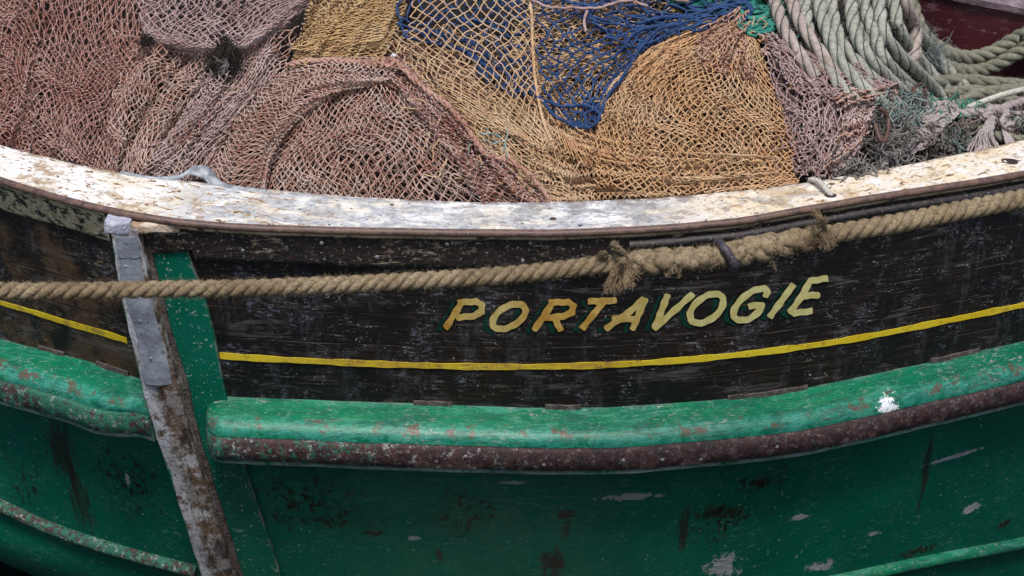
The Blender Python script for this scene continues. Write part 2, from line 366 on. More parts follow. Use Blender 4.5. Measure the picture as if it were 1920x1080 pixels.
def mat_cap():
    m = M('white_flaking_rail_paint', .5, .4)
    nz = m.noise(22, 7, .75); n2 = m.noise(55, 6, .75, off=(3, 3, 0)); big = m.noise(3.3, 4, .6); st = m.noise(1, 7, .72, m.uv, (10, 26, 1), .8)
    c = m.mix(m.step(m.noise(6, 5, .6), .35, .65), (.70, .69, .68), (.62, .56, .45))
    # cream and rust wash towards the right hand side
    rr = m.step(m.X, .1, .7); c = m.mix(m.mul(rr, m.step(nz, .40, .62), .75), c, (.66, .50, .30))
    c = m.mix(m.mul(m.step(n2, .55, .60), m.step(nz, .42, .6), m.mth('ADD', m.mul(rr, .35), .5)), c, (.24, .13, .06))
    # grey bared metal in the middle stretch
    gm = m.mul(m.band(m.X, -.80, .42, .12), m.step(m.mth('ADD', m.mth('MULTIPLY', st, .65), m.mth('MULTIPLY', nz, .35)), .44, .52))
    c = m.mix(m.mul(gm, .9), c, m.mix(m.step(n2, .4, .6), (.22, .235, .26), (.44, .45, .47)))
    g2 = m.mul(m.band(m.X, -.1, .75, .15), m.step(m.noise(16, 7, .75, off=(6, 6, 1)), .50, .58)); c = m.mix(m.mul(g2, .75), c, (.20, .19, .19))
    lb = m.mul(m.step(m.noise(9, 7, .72, off=(2, 8, 3)), .51, .59), m.step(m.mth('ABSOLUTE', m.X), .45, .9, .25, 1.)); c = m.mix(m.mul(lb, .8), c, m.mix(m.step(n2, .42, .6), (.20, .12, .06), (.42, .30, .17)))
    # rust freckles
    rf = m.mx(m.mul(m.step(m.noise(1, 5, .7, m.uv, (30, 46, 1), .3), .575, .615), m.step(m.mth('ABSOLUTE', m.X), .35, .7, .25, 1.)), 0.)
    rh = m.mul(m.step(m.noise(1, 5, .7, m.uv, (30, 46, 1), .3), .52, .60), m.step(m.mth('ABSOLUTE', m.X), .35, .7, .15, .85)); c = m.mix(rh, c, (.52, .38, .22))
    c = m.mix(m.mul(rf, .9), c, m.mix(m.step(n2, .45, .6), (.07, .032, .018), (.20, .095, .04)))
    bl = m.step(m.noise(70, 4, .6, off=(9, 2, 4)), .645, .67); c = m.mix(bl, c, (.03, .025, .025))
    ie = m.mul(m.inv(m.step(m.V, .0, .022)), m.step(nz, .40, .6)); c = m.mix(m.mul(ie, .85), c, (.10, .06, .04))
    return m.done(c, m.step(nz, .3, .7, .35, .7), m.bump(m.mth('ADD', n2, nz), .5, .003))
def mat_fascia(name, cream=.0):
    m = M(name, .5, .45); nz = m.noise(30, 7, .75); st = m.noise(1, 6, .7, m.uv, (30, 90, 1), .5)
    c = m.mix(m.step(nz, .38, .62), (.012, .008, .008), (.036, .019, .016))
    bl = m.mul(m.step(st, .53, .58), m.step(m.noise(9, 4, .6), .52, .60)); c = m.mix(m.mul(bl, .8), c, (.42, .34, .24))
    c = m.mix(m.mul(m.step(m.noise(95, 4, .7), .60, .64), .7), c, (.45, .42, .38))
    # pale crusted lip right under the iron edge (v small)
    lip = m.mul(m.inv(m.step(m.V, .009, .016)), m.step(nz, .36, .5)); c = m.mix(m.mul(lip, .85), c, (.50, .38, .25))
    if cream:
        f = m.mul(m.step(m.mth('ADD', m.mth('MULTIPLY', st, .35), m.mth('MULTIPLY', nz, .65)), .455, .50), cream)
        c = m.mix(f, c, m.mix(m.step(m.noise(60, 4, .7), .4, .6), (.46, .36, .20), (.62, .53, .36)))
        o = m.step(m.noise(40, 5, .7, off=(2, 6, 2)), .58, .64); c = m.mix(m.mul(o, .7), c, (.22, .11, .04))
    return m.done(c, .6, m.bump(m.mth('ADD', nz, st), .9, .006))
def mat_stem():
    m = M('weathered_stem_wood', .6, .35)
    gr = m.noise(1, 7, .7, m.uv, (110, 18, 1), .8); nz = m.noise(28, 6, .75); cr = m.noise(90, 4, .7)
    c = m.mix(m.step(gr, .35, .65), (.045, .030, .022), (.17, .11, .065))
    c = m.mix(m.mul(m.step(nz, .47, .57), .8), c, (.30, .28, .27))
    c = m.mix(m.mul(m.step(m.noise(14, 5, .7, off=(3, 0, 0)), .52, .60), m.step(gr, .40, .56), .9), c, (.46, .46, .48))
    c = m.mix(m.mul(m.step(m.noise(9, 4, .6, off=(1, 1, 7)), .56, .62), .8), c, (.030, .022, .018))
    c = m.mix(m.mul(m.step(m.noise(18, 5, .7, off=(6, 1, 7)), .60, .66), .8), c, (.36, .20, .07))
    c = m.mix(m.mul(m.inv(m.step(m.U, .016, .036)), m.step(nz, .36, .5), .85), c, (.44, .45, .48))
    return m.done(c, .65, m.bump(m.mth('ADD', gr, m.mth('MULTIPLY', nz, .8)), 1., .010))
def mat_lead():
    m = M('dull_lead_sheet', .38, .5); nz = m.noise(12, 6, .7); f = m.noise(80, 5, .7)
    c = m.mix(m.step(nz, .35, .65), (.21, .23, .27), (.38, .41, .47)); c = m.mix(m.mul(m.step(f, .62, .68), .6), c, (.55, .57, .6))
    c = m.mix(m.mul(m.step(m.noise(20, 5, .8, off=(1, 1, 1)), .6, .68), .7), c, (.05, .05, .055))
    return m.done(c, m.step(nz, .3, .7, .3, .55), m.bump(m.mth('ADD', nz, m.mth('MULTIPLY', f, .3)), .6, .008), .35)
def mat_apron():
    m = M('green_apron_paint', .4, .2); nz = m.noise(26, 6, .75); f = m.noise(120, 3, .6)
    c = m.mix(m.step(m.noise(4, 3), .3, .7), (.002, .082, .052), (.004, .115, .070))
    c = m.mix(m.mul(m.step(f, .64, .67), .8), c, (.30, .42, .36)); c = m.mix(m.mul(m.step(nz, .62, .64), .8), c, (.28, .32, .29))
    ed = m.mul(m.mx(m.inv(m.step(m.U, .003, .012)), m.step(m.U, .95, .985)), m.step(nz, .46, .56)); c = m.mix(m.mul(ed, .7), c, (.20, .19, .17))
    return m.done(c, m.step(nz, .3, .7, .25, .4), m.bump(m.mth('ADD', nz, m.mth('MULTIPLY', f, .4)), .35, .004))
def mat_stripe():
    m = M('yellow_line_paint', .45, .4); nz = m.noise(18, 6, .75); st = m.noise(1, 5, .7, m.uv, (20, 260, 1))
    c = m.mix(m.step(m.noise(5, 3), .35, .65), (.60, .43, .015), (.66, .50, .03))
    worn = m.mul(m.band(m.X, -.55, .35, .2), m.step(m.mth('ADD', m.mth('MULTIPLY', st, .6), m.mth('MULTIPLY', nz, .4)), .44, .56))
    c = m.mix(m.mul(worn, .8), c, (.36, .20, .05)); c = m.mix(m.mul(m.step(nz, .55, .62), .7), c, (.26, .17, .04)); c = m.mix(m.step(m.noise(1, 6, .75, m.pos, (60, 60, 200)), .60, .64), c, (.02, .016, .012))
    c = m.mix(m.step(m.noise(90, 3), .68, .71), c, (.05, .04, .02))
    return m.done(c, .45, m.bump(st, .3, .002))
def mat_gold():
    m = M('gold_leaf_letter_paint', .35, .5); nz = m.noise(30, 6, .75); f = m.noise(150, 4, .7)
    a = m.mix(m.step(nz, .38, .62), (.40, .21, .035), (.56, .36, .09)); b = m.mix(m.step(nz, .38, .62), (.50, .44, .15), (.62, .57, .26))
    c = m.mix(m.step(m.X, .12, .5, 0, 1), a, b)
    c = m.mix(m.mul(m.step(m.X, -.08, .05), m.inv(m.step(m.X, .05, .12)), 0.), c, b)
    c = m.mix(m.mul(m.band(m.X, -.12, .02, .05), .55), c, b)
    c = m.mix(m.mul(m.step(f, .66, .70), .7), c, (.12, .07, .02)); c = m.mix(m.step(m.noise(60, 3, off=(2, 2, 2)), .73, .75), c, (.03, .02, .02))
    return m.done(c, m.step(f, .3, .7, .3, .5), m.bump(f, .3, .002), .15)
def mat_flat(name, col, col2=None, scale=30, rough=.6, bump=.5, d=.003):
    m = M(name, rough, .35); nz = m.noise(scale, 5, .7)
    return m.done(m.mix(m.step(nz, .35, .65), col, col2 or tuple(x*.5 for x in col)), rough, m.bump(m.noise(scale*4, 3), bump, d))
def mat_twine(name, a, b, c3, dirt=(.03, .02, .016), patch=6., dirtamt=.7):
    m = M(name, .75, .25); n1 = m.noise(patch, 4, .6); n2 = m.noise(70, 4, .7); n3 = m.noise(22, 4, .7, off=(2, 5, 1))
    c = m.mix(m.step(n1, .38, .62), a, b); c = m.mix(m.mul(m.step(n3, .5, .62), .8), c, c3)
    c = m.mix(m.mul(m.step(n2, .56, .68), dirtamt), c, dirt)
    return m.done(c, .75, m.bump(m.noise(420, 2), .4, .001))
def mat_rope(name, a, b, dirt, fib=500):
    m = M(name, .85, .2); n1 = m.noise(9, 4, .6); n2 = m.noise(85, 5, .75); n3 = m.noise(fib, 3, .7)
    c = m.mix(m.step(n1, .35, .65), a, b); c = m.mix(m.mul(m.step(n2, .47, .62), .7), c, dirt); c = m.mix(m.mul(m.step(n3, .46, .60), .5), c, dirt)
    return m.done(c, .85, m.bump(m.mth('ADD', n3, n2), .9, .0025))

# ------------------------------------------------------------------ traced lines (photo pixels, laid on the hull's surface)
E_ = interp([(-400, 195), (-200, 268), (0, 343), (100, 374), (200, 399), (300, 417), (400, 428), (550, 435), (700, 439), (900, 442), (1050, 442), (1200, 436), (1300, 429), (1400, 418), (1500, 400), (1600, 383), (1700, 367), (1800, 352), (1920, 332), (2200, 285), (2500, 232)])
I_ = interp([(-400, 145), (-200, 208), (0, 272), (100, 298), (200, 319), (300, 333), (400, 345), (500, 355), (600, 363), (700, 371), (900, 379), (1000, 379), (1100, 377), (1300, 366), (1500, 344), (1700, 309), (1800, 289), (1920, 262), (2200, 200), (2500, 140)])
FBr = interp([(355, 486), (500, 491), (700, 499), (900, 500), (1150, 497), (1300, 486), (1450, 465), (1600, 440), (1920, 385), (2500, 285)])
FBl = interp([(-400, 240), (-200, 320), (0, 398), (100, 424), (200, 455), (260, 470)])
STr = interp([(300, 655), (410, 667), (600, 678), (800, 686), (1000, 688), (1150, 684), (1300, 674), (1450, 658), (1600, 636), (1750, 607), (1920, 572), (2500, 440)])
STl = interp([(-400, 430), (-200, 508), (0, 568), (60, 585), (130, 607), (200, 627), (260, 646)])
RTr = interp([(380, 742), (600, 750), (780, 757), (1000, 764), (1150, 763), (1300, 753), (1450, 738), (1600, 710), (1700, 688), (1840, 658), (1920, 640), (2500, 500)])
RTl = interp([(-400, 480), (-200, 560), (0, 634), (100, 660), (180, 682), (240, 703), (280, 714)])

# ------------------------------------------------------------------ setting: water and the quay added out of view to shade the lower hull
def plane(name, x0, x1, y0, y1, z, mat):
    me = raw(name, [(x0, y0, z), (x1, y0, z), (x1, y1, z), (x0, y1, z)], [(0, 1, 2, 3)]); return link(name, me, mat, None, False)
m = M('harbour_water', .06, .5); wat = m.done((.006, .012, .012), .06, m.bump(m.noise(2.5, 5, .6, None, (1, 1.6, 1)), .5, .08))
tag(plane('water', -300, 300, -20, 600, -1.5, wat), kind='structure')
m = M('quay_concrete', .9, .3); qm = m.done(m.mix(m.step(m.noise(3, 6, .7), .3, .7), (.10, .10, .09), (.22, .21, .19)), .9, m.bump(m.noise(40, 5), .6, .01))
def box_me(name, x0, x1, y0, y1, z0, z1):
    V = [(x, y, z) for z in (z0, z1) for y in (y0, y1) for x in (x0, x1)]
    return raw(name, V, [(0, 2, 3, 1), (4, 5, 7, 6), (0, 1, 5, 4), (2, 6, 7, 3), (0, 4, 6, 2), (1, 3, 7, 5)])
tag(link('unseen_quay', box_me('unseen_quay', -60, 60, -20, -1.62, -3, .10), qm, None, False), kind='structure')

# ------------------------------------------------------------------ the boat
boat = empty('fishing_boat', (-.9, .1, -1.5)); bpy.context.view_layer.update()
tag(boat, 'bow of an old wooden fishing boat, black above green, lettered in gold, heaped with nets', 'boat')
BLK = mat_blackwood('worn_black_planking'); BLKL = mat_blackwood('worn_black_brown_planking', 1., .8)
rust_r = [('dots', 578, 945, 98, 70, 0), ('rust', 1035, 1052, 28, 26, .8), ('drip', 1040, 1085, 16, 40, 1.), ('rust', 1345, 962, 42, 14, 1.1), ('dots', 1345, 985, 60, 36, 0), ('chip', 1185, 932, 48, 7, .9),
          ('chip', 1355, 1062, 30, 26, 1.1), ('chip', 1535, 1062, 26, 10, 1.1), ('chip', 1822, 954, 18, 11, .8), ('chip', 1497, 970, 20, 6, 1.1), ('chip', 1790, 856, 58, 4, 1.1), ('drip', 1737, 880, 8, 70, 1.), ('rust', 825, 1045, 7, 14, .8),
          ('rust', 1062, 965, 13, 9, 1.), ('drip', 1060, 990, 7, 26, 1.), ('dots', 1425, 900, 50, 22, 0), ('rust', 1715, 1035, 40, 10, 1.2), ('chip', 1640, 1000, 16, 5, 1.2), ('chip', 780, 1010, 12, 4, 1.2), ('chip', 960, 905, 26, 3, 1.2), ('dots', 880, 960, 60, 40, 0), ('rust', 1425, 905, 16, 9, 1.3), ('rust', 700, 1000, 20, 5, 1.4), ('drip', 1280, 1000, 8, 45, 1.), ('rust', 1880, 985, 16, 7, 1.2)]
LOW = mat_lower('deep_green_hull_paint', rust_r)
LOWL = mat_lower('dark_green_bow_paint', [('drip', 115, 845, 26, 60, 1.), ('drip', 150, 930, 22, 60, 1.), ('dots', 45, 905, 40, 50, 0), ('dots', 240, 900, 60, 70, 0), ('chip', 240, 900, 5, 12, .9)])

def skin(name, xs, top, bot, mat, nrow, stripe, zbot=None, off=0.):
    """planking between two traced lines, rows snapped to the hull form"""
    Pt = on_hull(xs, top(xs), off); Zs = on_hull(xs, stripe(xs))[:, 2]
    Zt = Pt[:, 2]; Zb = on_hull(xs, bot(xs), off)[:, 2] if zbot is None else np.full(len(xs), zbot)
    Xt = Pt[:, 0]; Xb = on_hull(xs, bot(xs), off)[:, 0]
    if zbot is not None: Xb = Xt+(np.interp(Zb, _zt, _xt)-np.interp(Zt, _zt, _xt))
    q = np.linspace(0, 1, nrow)[:, None]; Z = Zt*(1-q)+Zb*q; X = Xt*(1-q)+Xb*q; Y = hull(X, Z)-off
    P = np.stack([X, Y, Z], -1); s = arclen(Pt); UV = np.stack([np.broadcast_to(s, X.shape), Z-Zs[None]+0*X], -1)
    return slab(name, P, UV, mat, boat, .03)
xr = np.linspace(285, 2450, 220); xl = np.linspace(-380, 262, 80)
sh = lambda f, d: (lambda x: f(x)+d)
tp = skin('topside_planking', xr, sh(FBr, -25), sh(RTr, 6), BLK, 26, STr); tp['label'] = 'long black planking with gold lettering'
tp = skin('topside_planking', xl, sh(FBl, -25), sh(RTl, 6), BLKL, 26, STl); tp['label'] = 'short brown black planking left of the stem'
def lower(name, xs, top, mat, side):
    Pt = on_hull(xs, top(xs)+6); Zt = Pt[:, 2]-.004; d = Pt[:, 0]-np.interp(Zt, _zt, _xt)
    d = d+0; q = np.linspace(0, 1, 70)[:, None]; Z = Zt*(1-q)-1.6*q
    X = d[None]+np.interp(Z, _zt, _xt); Y = hull(X, Z); s = arclen(Pt)
    return slab(name, np.stack([X, Y, Z], -1), np.stack(np.broadcast_arrays(s[None], Z), -1), mat, boat, .03)
xr2 = np.linspace(300, 2450, 220); xl2 = np.linspace(-380, 290, 80)
lower('lower_hull', xr2, RTr, LOW, 1); lower('lower_hull', xl2, RTl, LOWL, -1)

# yellow line
YEL = mat_stripe()
def ribbon(name, xs, f, h, mat, off, parent=boat, jag=0., t=.002):
    C = on_hull(xs, f(xs), off); dz = np.linspace(h/2, -h/2, 4)[:, None]; Z = C[None, :, 2]+dz+(wob(C, jag, 20)[None, :, 2]*np.sign(dz) if jag else 0); X = C[None, :, 0]+0*Z
    Y = hull(X, Z)-off; s = arclen(C)
    return slab(name, np.stack([X, Y, Z], -1), np.stack(np.broadcast_arrays(s[None], dz), -1), mat, parent, t)
ribbon('yellow_line', np.linspace(412, 2400, 200), STr, .0175, YEL, .0035, jag=.0022)
ribbon('yellow_line', np.linspace(-370, 238, 60), STl, .017, YEL, .0035, jag=.0022)

# rail cap: top board from the traced outer edge to the inner one
xs = np.linspace(-390, 2480, 330)
Eo = on_hull(xs, E_(xs)-9, .038)
k = np.ones(25)/25; Zc = np.convolve(np.pad(Eo[:, 2], 12, 'edge'), k, 'valid')
Eo = bisect(xs, E_(xs)-9, lambda x, y, z: -(z-np.interp(x, Eo[:, 0], Zc)))
Ei = bisect(xs, I_(xs), lambda x, y, z: -(z-np.interp(x, Eo[:, 0], Zc)))
# inner edge is the same board: make it follow the outward normal
q = np.linspace(0, 1, 9)[:, None, None]; Pc = Ei[None]*(1-q)+Eo[None]*q
wd = np.linalg.norm(Ei-Eo, axis=1)
Pc = Pc+wob(Pc, .0012, 14)
UVc = np.stack([np.broadcast_to(arclen(Eo)[None], Pc.shape[:2]), q[..., 0]*wd[None]], -1)
CAPM = mat_cap(); slab('rail_cap', Pc, UVc, CAPM, boat, .012, (0, 0, -1))
# iron half-round along the cap's outer edge, and the moulded board beneath
IRON = mat_iron('brown_iron_strip', (.06, .034, .028), (.15, .085, .062), .25)
hr = [(-.004, .003)]+[(.001+.009*math.cos(a), -.006+.009*math.sin(a)) for a in np.linspace(1.3, -1.4, 7)]+[(-.004, -.015)]
sweep('rail_edge_iron', Eo, hr, IRON, boat, jit=.0006)
FR, FL = mat_fascia('dark_rusted_rail_board'), mat_fascia('cream_flaking_rail_board', .95)
def board(name, x0, x1, fb, mat, n, out=.030):
    xx = np.linspace(x0, x1, n); T = np.stack([np.interp(xx, xs, Eo[:, k]) for k in range(3)], -1); T[:, 2] -= .0125
    N = plan_normal(T); T = T+N*.001
    B = on_hull(xx, fb(xx), .012)
    prof_q = [(0, 0), (.02, .004), (.10, .0), (.16, -.010), (.25, -.012), (.85, -.010), (.95, -.014), (1., -.024)]
    Q = np.array([p[0] for p in prof_q])[:, None]; O = np.array([p[1] for p in prof_q])[:, None]
    Z = T[None, :, 2]*(1-Q)+B[None, :, 2]*Q; X = T[None, :, 0]+0*Z
    Yt = T[:, 1]; Yb = hull(B[:, 0], B[:, 2])-.034; Y = Yt[None]*(1-Q)+Yb[None]*Q-O*.8
    P = np.stack([X, Y, Z], -1); P = P+wob(P, .0012, 25); H = (T[:, 2]-B[:, 2])[None]*Q
    return slab(name, P, np.stack(np.broadcast_arrays(arclen(T)[None], H), -1), mat, boat, .03)
board('rail_board', 352, 2440, FBr, FR, 220)
o = board('rail_board', -370, 193, FBl, FL, 60); o['label'] = 'rail board with cream paint flaking off rusty wood'
board('rail_board', 262, 353, interp([(262, 470), (285, 474), (353, 470)]), FR, 12)
# second dark half-round below the edge on the right
xx = np.linspace(1180, 2440, 120); T = np.stack([np.interp(xx, xs, Eo[:, k]) for k in range(3)], -1); T[:, 2] -= .043
DK = mat_iron('black_iron_moulding', (.012, .010, .012), (.035, .025, .024), .4)
sweep('rail_moulding', T-plan_normal(T)*.001, [(.0, .010)]+[(.011*math.cos(a), .010*math.sin(a)) for a in np.linspace(1.2, -1.2, 6)]+[(.0, -.010)], DK, boat, jit=.001)

# stem post: faces from the traced edges
sl_ = interp([(400, 197), (440, 208), (470, 214), (560, 229), (640, 248), (720, 266), (800, 288), (900, 322), (1000, 353), (1080, 378), (1300, 440)])
sr_ = interp([(400, 262), (440, 262), (470, 266), (560, 289), (640, 309), (720, 334), (800, 351), (900, 381), (1000, 412), (1080, 437), (1300, 500)])
def strip2(name, py, xl_, xr_, surf, mat, t, n=8, jit=0., uvscale=None, k=9.):
    q = np.linspace(0, 1, n)[None, :]; PY = py[:, None]+0*q; PX = xl_(py)[:, None]*(1-q)+xr_(py)[:, None]*q
    P = surf(PX, PY); 
    if jit: P = P+wob(P, jit, k)
    s = arclen(P[:, 0]); U = np.stack(np.broadcast_arrays(q*(uvscale or .075), s[:, None]), -1)
    return slab(name, P, U, mat, boat, t)
py = np.linspace(430, 1330, 130)
SF = .062
STEM = mat_stem(); o = strip2('stem_post', py, sl_, sr_, lambda a, b: on_stem(a, b, SF), STEM, .10, 12, .0035, k=30)
o['label'] = 'raked stem post of bare weathered wood'
# green side of the stem towards the left, and the green apron to its right
AP = mat_apron()
py2 = np.linspace(462, 1330, 90)
def side(px_front, name, mat, dx, depth):
    Fp = on_stem(px_front(py2), py2, SF-.004); B = Fp+np.array([dx, depth, 0]); q = np.linspace(0, 1, 5)[None, :, None]
    P = Fp[:, None]*(1-q)+B[:, None]*q; s = arclen(Fp)
    slab(name, P, np.stack(np.broadcast_arrays(q[..., 0]*.05, s[:, None]), -1), mat, boat, .006, (1 if dx < 0 else -1, .2, 0))
side(sh(sl_, -1), 'stem_side', AP, -.016, .10)
al = interp([(455, 262), (560, 289), (640, 309), (720, 334), (800, 351), (900, 381), (1080, 437), (1300, 500)])
ar = interp([(455, 352), (475, 354), (560, 384), (640, 404), (735, 422), (800, 440), (860, 455), (960, 488), (1080, 526), (1300, 590)])
o = strip2('apron', np.linspace(462, 1330, 110), sh(al, 16), ar, lambda a, b: on_hull(a, b, .014), AP, .03, 8, .0008, uvscale=1.)
DRK = mat_flat('dark_timber_cheek', (.05, .037, .032), (.13, .11, .10), 30, .7, 1., .006)
strip2('stem_cheek', np.linspace(462, 1330, 90), sh(al, -4), sh(al, 17), lambda a, b: on_hull(a, b, .026), DRK, .03, 4, .0018, k=40)
# lead plates folded over the stem head
LEAD = mat_lead(); cuts = [(446, 484), (483, 514), (513, 722)]
for a, b in cuts:
    pp = np.linspace(a, b, 14 if b-a < 60 else 50)
    q = np.linspace(0, 1, 9)[None, :]; PX = (sl_(pp)[:, None]+3)*(1-q)+(sr_(pp)[:, None]-6)*q
    P = on_stem(PX, pp[:, None]+0*q, SF+.006+(.002 if a == 446 else 0)); P[..., 1] += .010*(2*q-1)**4*.8; P = P+wob(P, .0018, 22, a)
    P[..., 2] += .0012*np.sin(q*40+a)
    slab('lead_plate', P, np.stack(np.broadcast_arrays(q*.07, arclen(P[:, 0])[:, None]), -1), LEAD, boat, .004)
# stem head cap: worn white-lilac block and bare rim
HEAD = mat_flat('chipped_lilac_white_paint', (.28, .28, .36), (.50, .49, .56), 45, .6, .8, .006)
BARE = mat_flat('crusted_bare_rim', (.30, .20, .13), (.55, .45, .36), 30, .7, 1., .006)
def lump_block(name, quad, d0, d1, zt, mat, n=12, amp=.003):
    """rounded block spanning pixel quad, top at its own height"""
    (xa, xb), (ya, yb) = quad
    g = np.linspace(0, 1, n); A, Bq = np.meshgrid(g, g, indexing='ij')
    P = on_stem(xa+(xb-xa)*Bq, ya+(yb-ya)*A, d0); edge = np.minimum(np.minimum(A, 1-A), np.minimum(Bq, 1-Bq))
    P[..., 1] += .008*(1-np.clip(edge*4, 0, 1))**2; P = P+wob(P, amp, 35)
    return slab(name, P, np.stack([Bq*.06, A*.05], -1), mat, boat, d1)
lump_block('stem_head', ((195, 243), (416, 443)), SF+.004, .045, 0, HEAD)
lump_block('stem_head_rim', ((238, 335), (420, 440)), SF-.004, .03, 0, BARE)

# rubbing strakes with iron bands
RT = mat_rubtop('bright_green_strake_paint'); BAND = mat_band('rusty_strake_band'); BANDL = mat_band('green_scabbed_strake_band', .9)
top_prof = [(-.01, .004), (.0, .0), (.02, -.007), (.045, -.016), (.068, -.0245), (.080, -.030), (.090, -.040), (.0955, -.052), (.096, -.062), (.091, -.066), (.091, -.127), (.098, -.130), (.098, -.139), (.088, -.147), (.06, -.150), (-.02, -.150)]
def bandprof(o0, z0, z1):
    return [(o0-.006, z0+.003), (o0+.007, z0+.002), (o0+.012, z0-.004), (o0+.014, (z0+z1)/2), (o0+.011, z1+.004), (o0+.005, z1), (o0-.006, z1-.001)]
def strake(x0, x1, f, n, mb, sign, low_sc=1.):
    xx = np.linspace(x0, x1, n) if sign < 0 else np.concatenate([x0+np.linspace(0, 1, 26)**2*60, np.linspace(x0+66, x1, n)])
    P = on_hull(xx, f(xx)); s = arclen(P) if sign > 0 else np.full(len(P), 1.)
    e = np.clip(s/.055, 0, 1); r = np.sqrt(np.clip(1-(1-e)**2, .02, 1))
    pr = np.array(top_prof, float)
    mid = -.075; P2 = P.copy(); P2[:, 2] += mid; pr2 = pr.copy(); pr2[:, 1] -= mid
    sc = np.stack([r, .55+.45*r], -1)
    if sign < 0: q_ = np.clip((xx-215)/65, 0, 1); sc = np.stack([1-.38*q_**1.5, 1-.06*q_], -1)
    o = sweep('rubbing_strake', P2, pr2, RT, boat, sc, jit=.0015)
    bp = np.array(bandprof(.095, -.066, -.127)); bp[:, 1] -= mid
    st = 3 if sign > 0 else 0
    sweep('strake_band', P2[st:], bp, mb, o, sc[st:], jit=.0010)
    return o, P
sr_o, sr_P = strake(386, 2420, RTr, 220, BAND, 1)
sl_o, sl_P = strake(-370, 304, RTl, 80, BANDL, -1)
# fringe of torn planking over the strake: short worn blocks at the butt gaps
for x0, x1 in ((775, 848), (1022, 1090), (1365, 1440), (1440, 1515), (1745, 1838)):
    xx = np.linspace(x0, x1, 14); q = np.linspace(0, 1, 4)[:, None]
    P = on_hull(xx[None]+0*q, RTr(xx)[None]-4+q*9, .006); P = P+wob(P, .0015, 40)
    slab('plank_lip', P, np.stack(np.broadcast_arrays(xx[None]/768, q*.01), -1), DRK, boat, .006)
for x0, x1 in ((70, 120), (180, 240)):
    xx = np.linspace(x0, x1, 14); q = np.linspace(0, 1, 4)[:, None]
    P = on_hull(xx[None]+0*q, RTl(xx)[None]-4+q*9, .006); P = P+wob(P, .0015, 40)
    slab('plank_lip', P, np.stack(np.broadcast_arrays(xx[None]/768, q*.01), -1), DRK, boat, .006)
# lower mouldings
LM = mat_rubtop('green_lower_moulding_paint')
hm = [(-.01, .022), (.006, .020), (.020, .012), (.026, 0), (.022, -.012), (.008, -.020), (-.01, -.022)]
xx = np.linspace(-300, 372, 70); f = interp([(-300, 780), (0, 944), (60, 972), (120, 997), (250, 1038), (372, 1070)]); sweep('lower_moulding', on_hull(xx, f(xx)), hm, BANDL, boat, jit=.001)
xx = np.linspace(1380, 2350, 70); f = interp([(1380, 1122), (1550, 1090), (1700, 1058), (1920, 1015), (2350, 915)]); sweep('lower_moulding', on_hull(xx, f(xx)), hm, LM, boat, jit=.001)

# screws
SCR = mat_flat('dull_screw_metal', (.30, .32, .33), (.12, .12, .12), 60, .35, .4, .001)
def screw_me():
    bm = bmesh.new(); n = 14
    for r0, r1, z0, z1 in ((1., .72, 0, .28), (.72, .0, .28, .34)):
        for k in range(n):
            a, b = k*2*math.pi/n, (k+1)*2*math.pi/n
            p = [(r0*math.cos(a), r0*math.sin(a), z0), (r0*math.cos(b), r0*math.sin(b), z0), (r1*math.cos(b), r1*math.sin(b), z1), (r1*math.cos(a), r1*math.sin(a), z1)]
            bm.faces.new([bm.verts.new(v) for v in p])
    bmesh.ops.remove_doubles(bm, verts=bm.verts, dist=1e-4)
    me = bpy.data.meshes.new('screw'); bm.to_mesh(me); bm.free()
    return me
SM = screw_me(); SM.materials.append(SCR); SLOT = mat_flat('screw_slot_dark', (.01, .01, .01)); SL_ = box_me('screw_slot', -.75, .75, -.12, .12, .30, .37); SL_.materials.append(SLOT)
from mathutils import Matrix
def screw(px, py, surf, par, r=.0052):
    p = surf(px, py); e = .01; a = surf(px+4, py)-p; b = surf(px, py+4)-p; n = np.cross(b, a); n /= np.linalg.norm(n)
    if n[1] > 0: n = -n
    R = Vector(n).to_track_quat('Z', 'Y').to_matrix().to_4x4() @ Matrix.Rotation(random.random()*3, 4, 'Z')
    W = Matrix.Translation(Vector(p)) @ R @ Matrix.Scale(r, 4)
    o = bpy.data.objects.new('screw', SM); COL.objects.link(o); o.parent = par; o.matrix_parent_inverse = Vectorless(par) if par.type == 'EMPTY' else Matrix.Identity(4); o.matrix_basis = W
    me = SL_
    bmq = [v for v in ()]; s = bpy.data.objects.new('slot', SL_); 
    if par.type == 'EMPTY': COL.objects.link(s); s.parent = o; s.matrix_parent_inverse = Matrix.Identity(4)
    return o
for px, py_ in ((545, 845), (873, 856), (1020, 872), (1169, 863), (1242, 862), (1314, 862), (1457, 838), (1529, 828), (1588, 824), (1655, 808), (1720, 792), (1787, 781), (1872, 768)):
    screw(px, py_, lambda a, b: bisect(a, b, lambda x, y, z: y-hull(x, np.interp(x, sr_P[:, 0], sr_P[:, 2]))+.112), sr_o, .0048)
for px, py_ in ((455, 470), (603, 456), (707, 482), (838, 458), (980, 489)):
    screw(px, py_, lambda a, b: on_hull(a, b, .037), boat, .0048)
for px, py_ in ((262, 602), (282, 672), (236, 500)):
    screw(px, py_, lambda a, b: on_stem(a, b, SF+.0075), boat, .004)

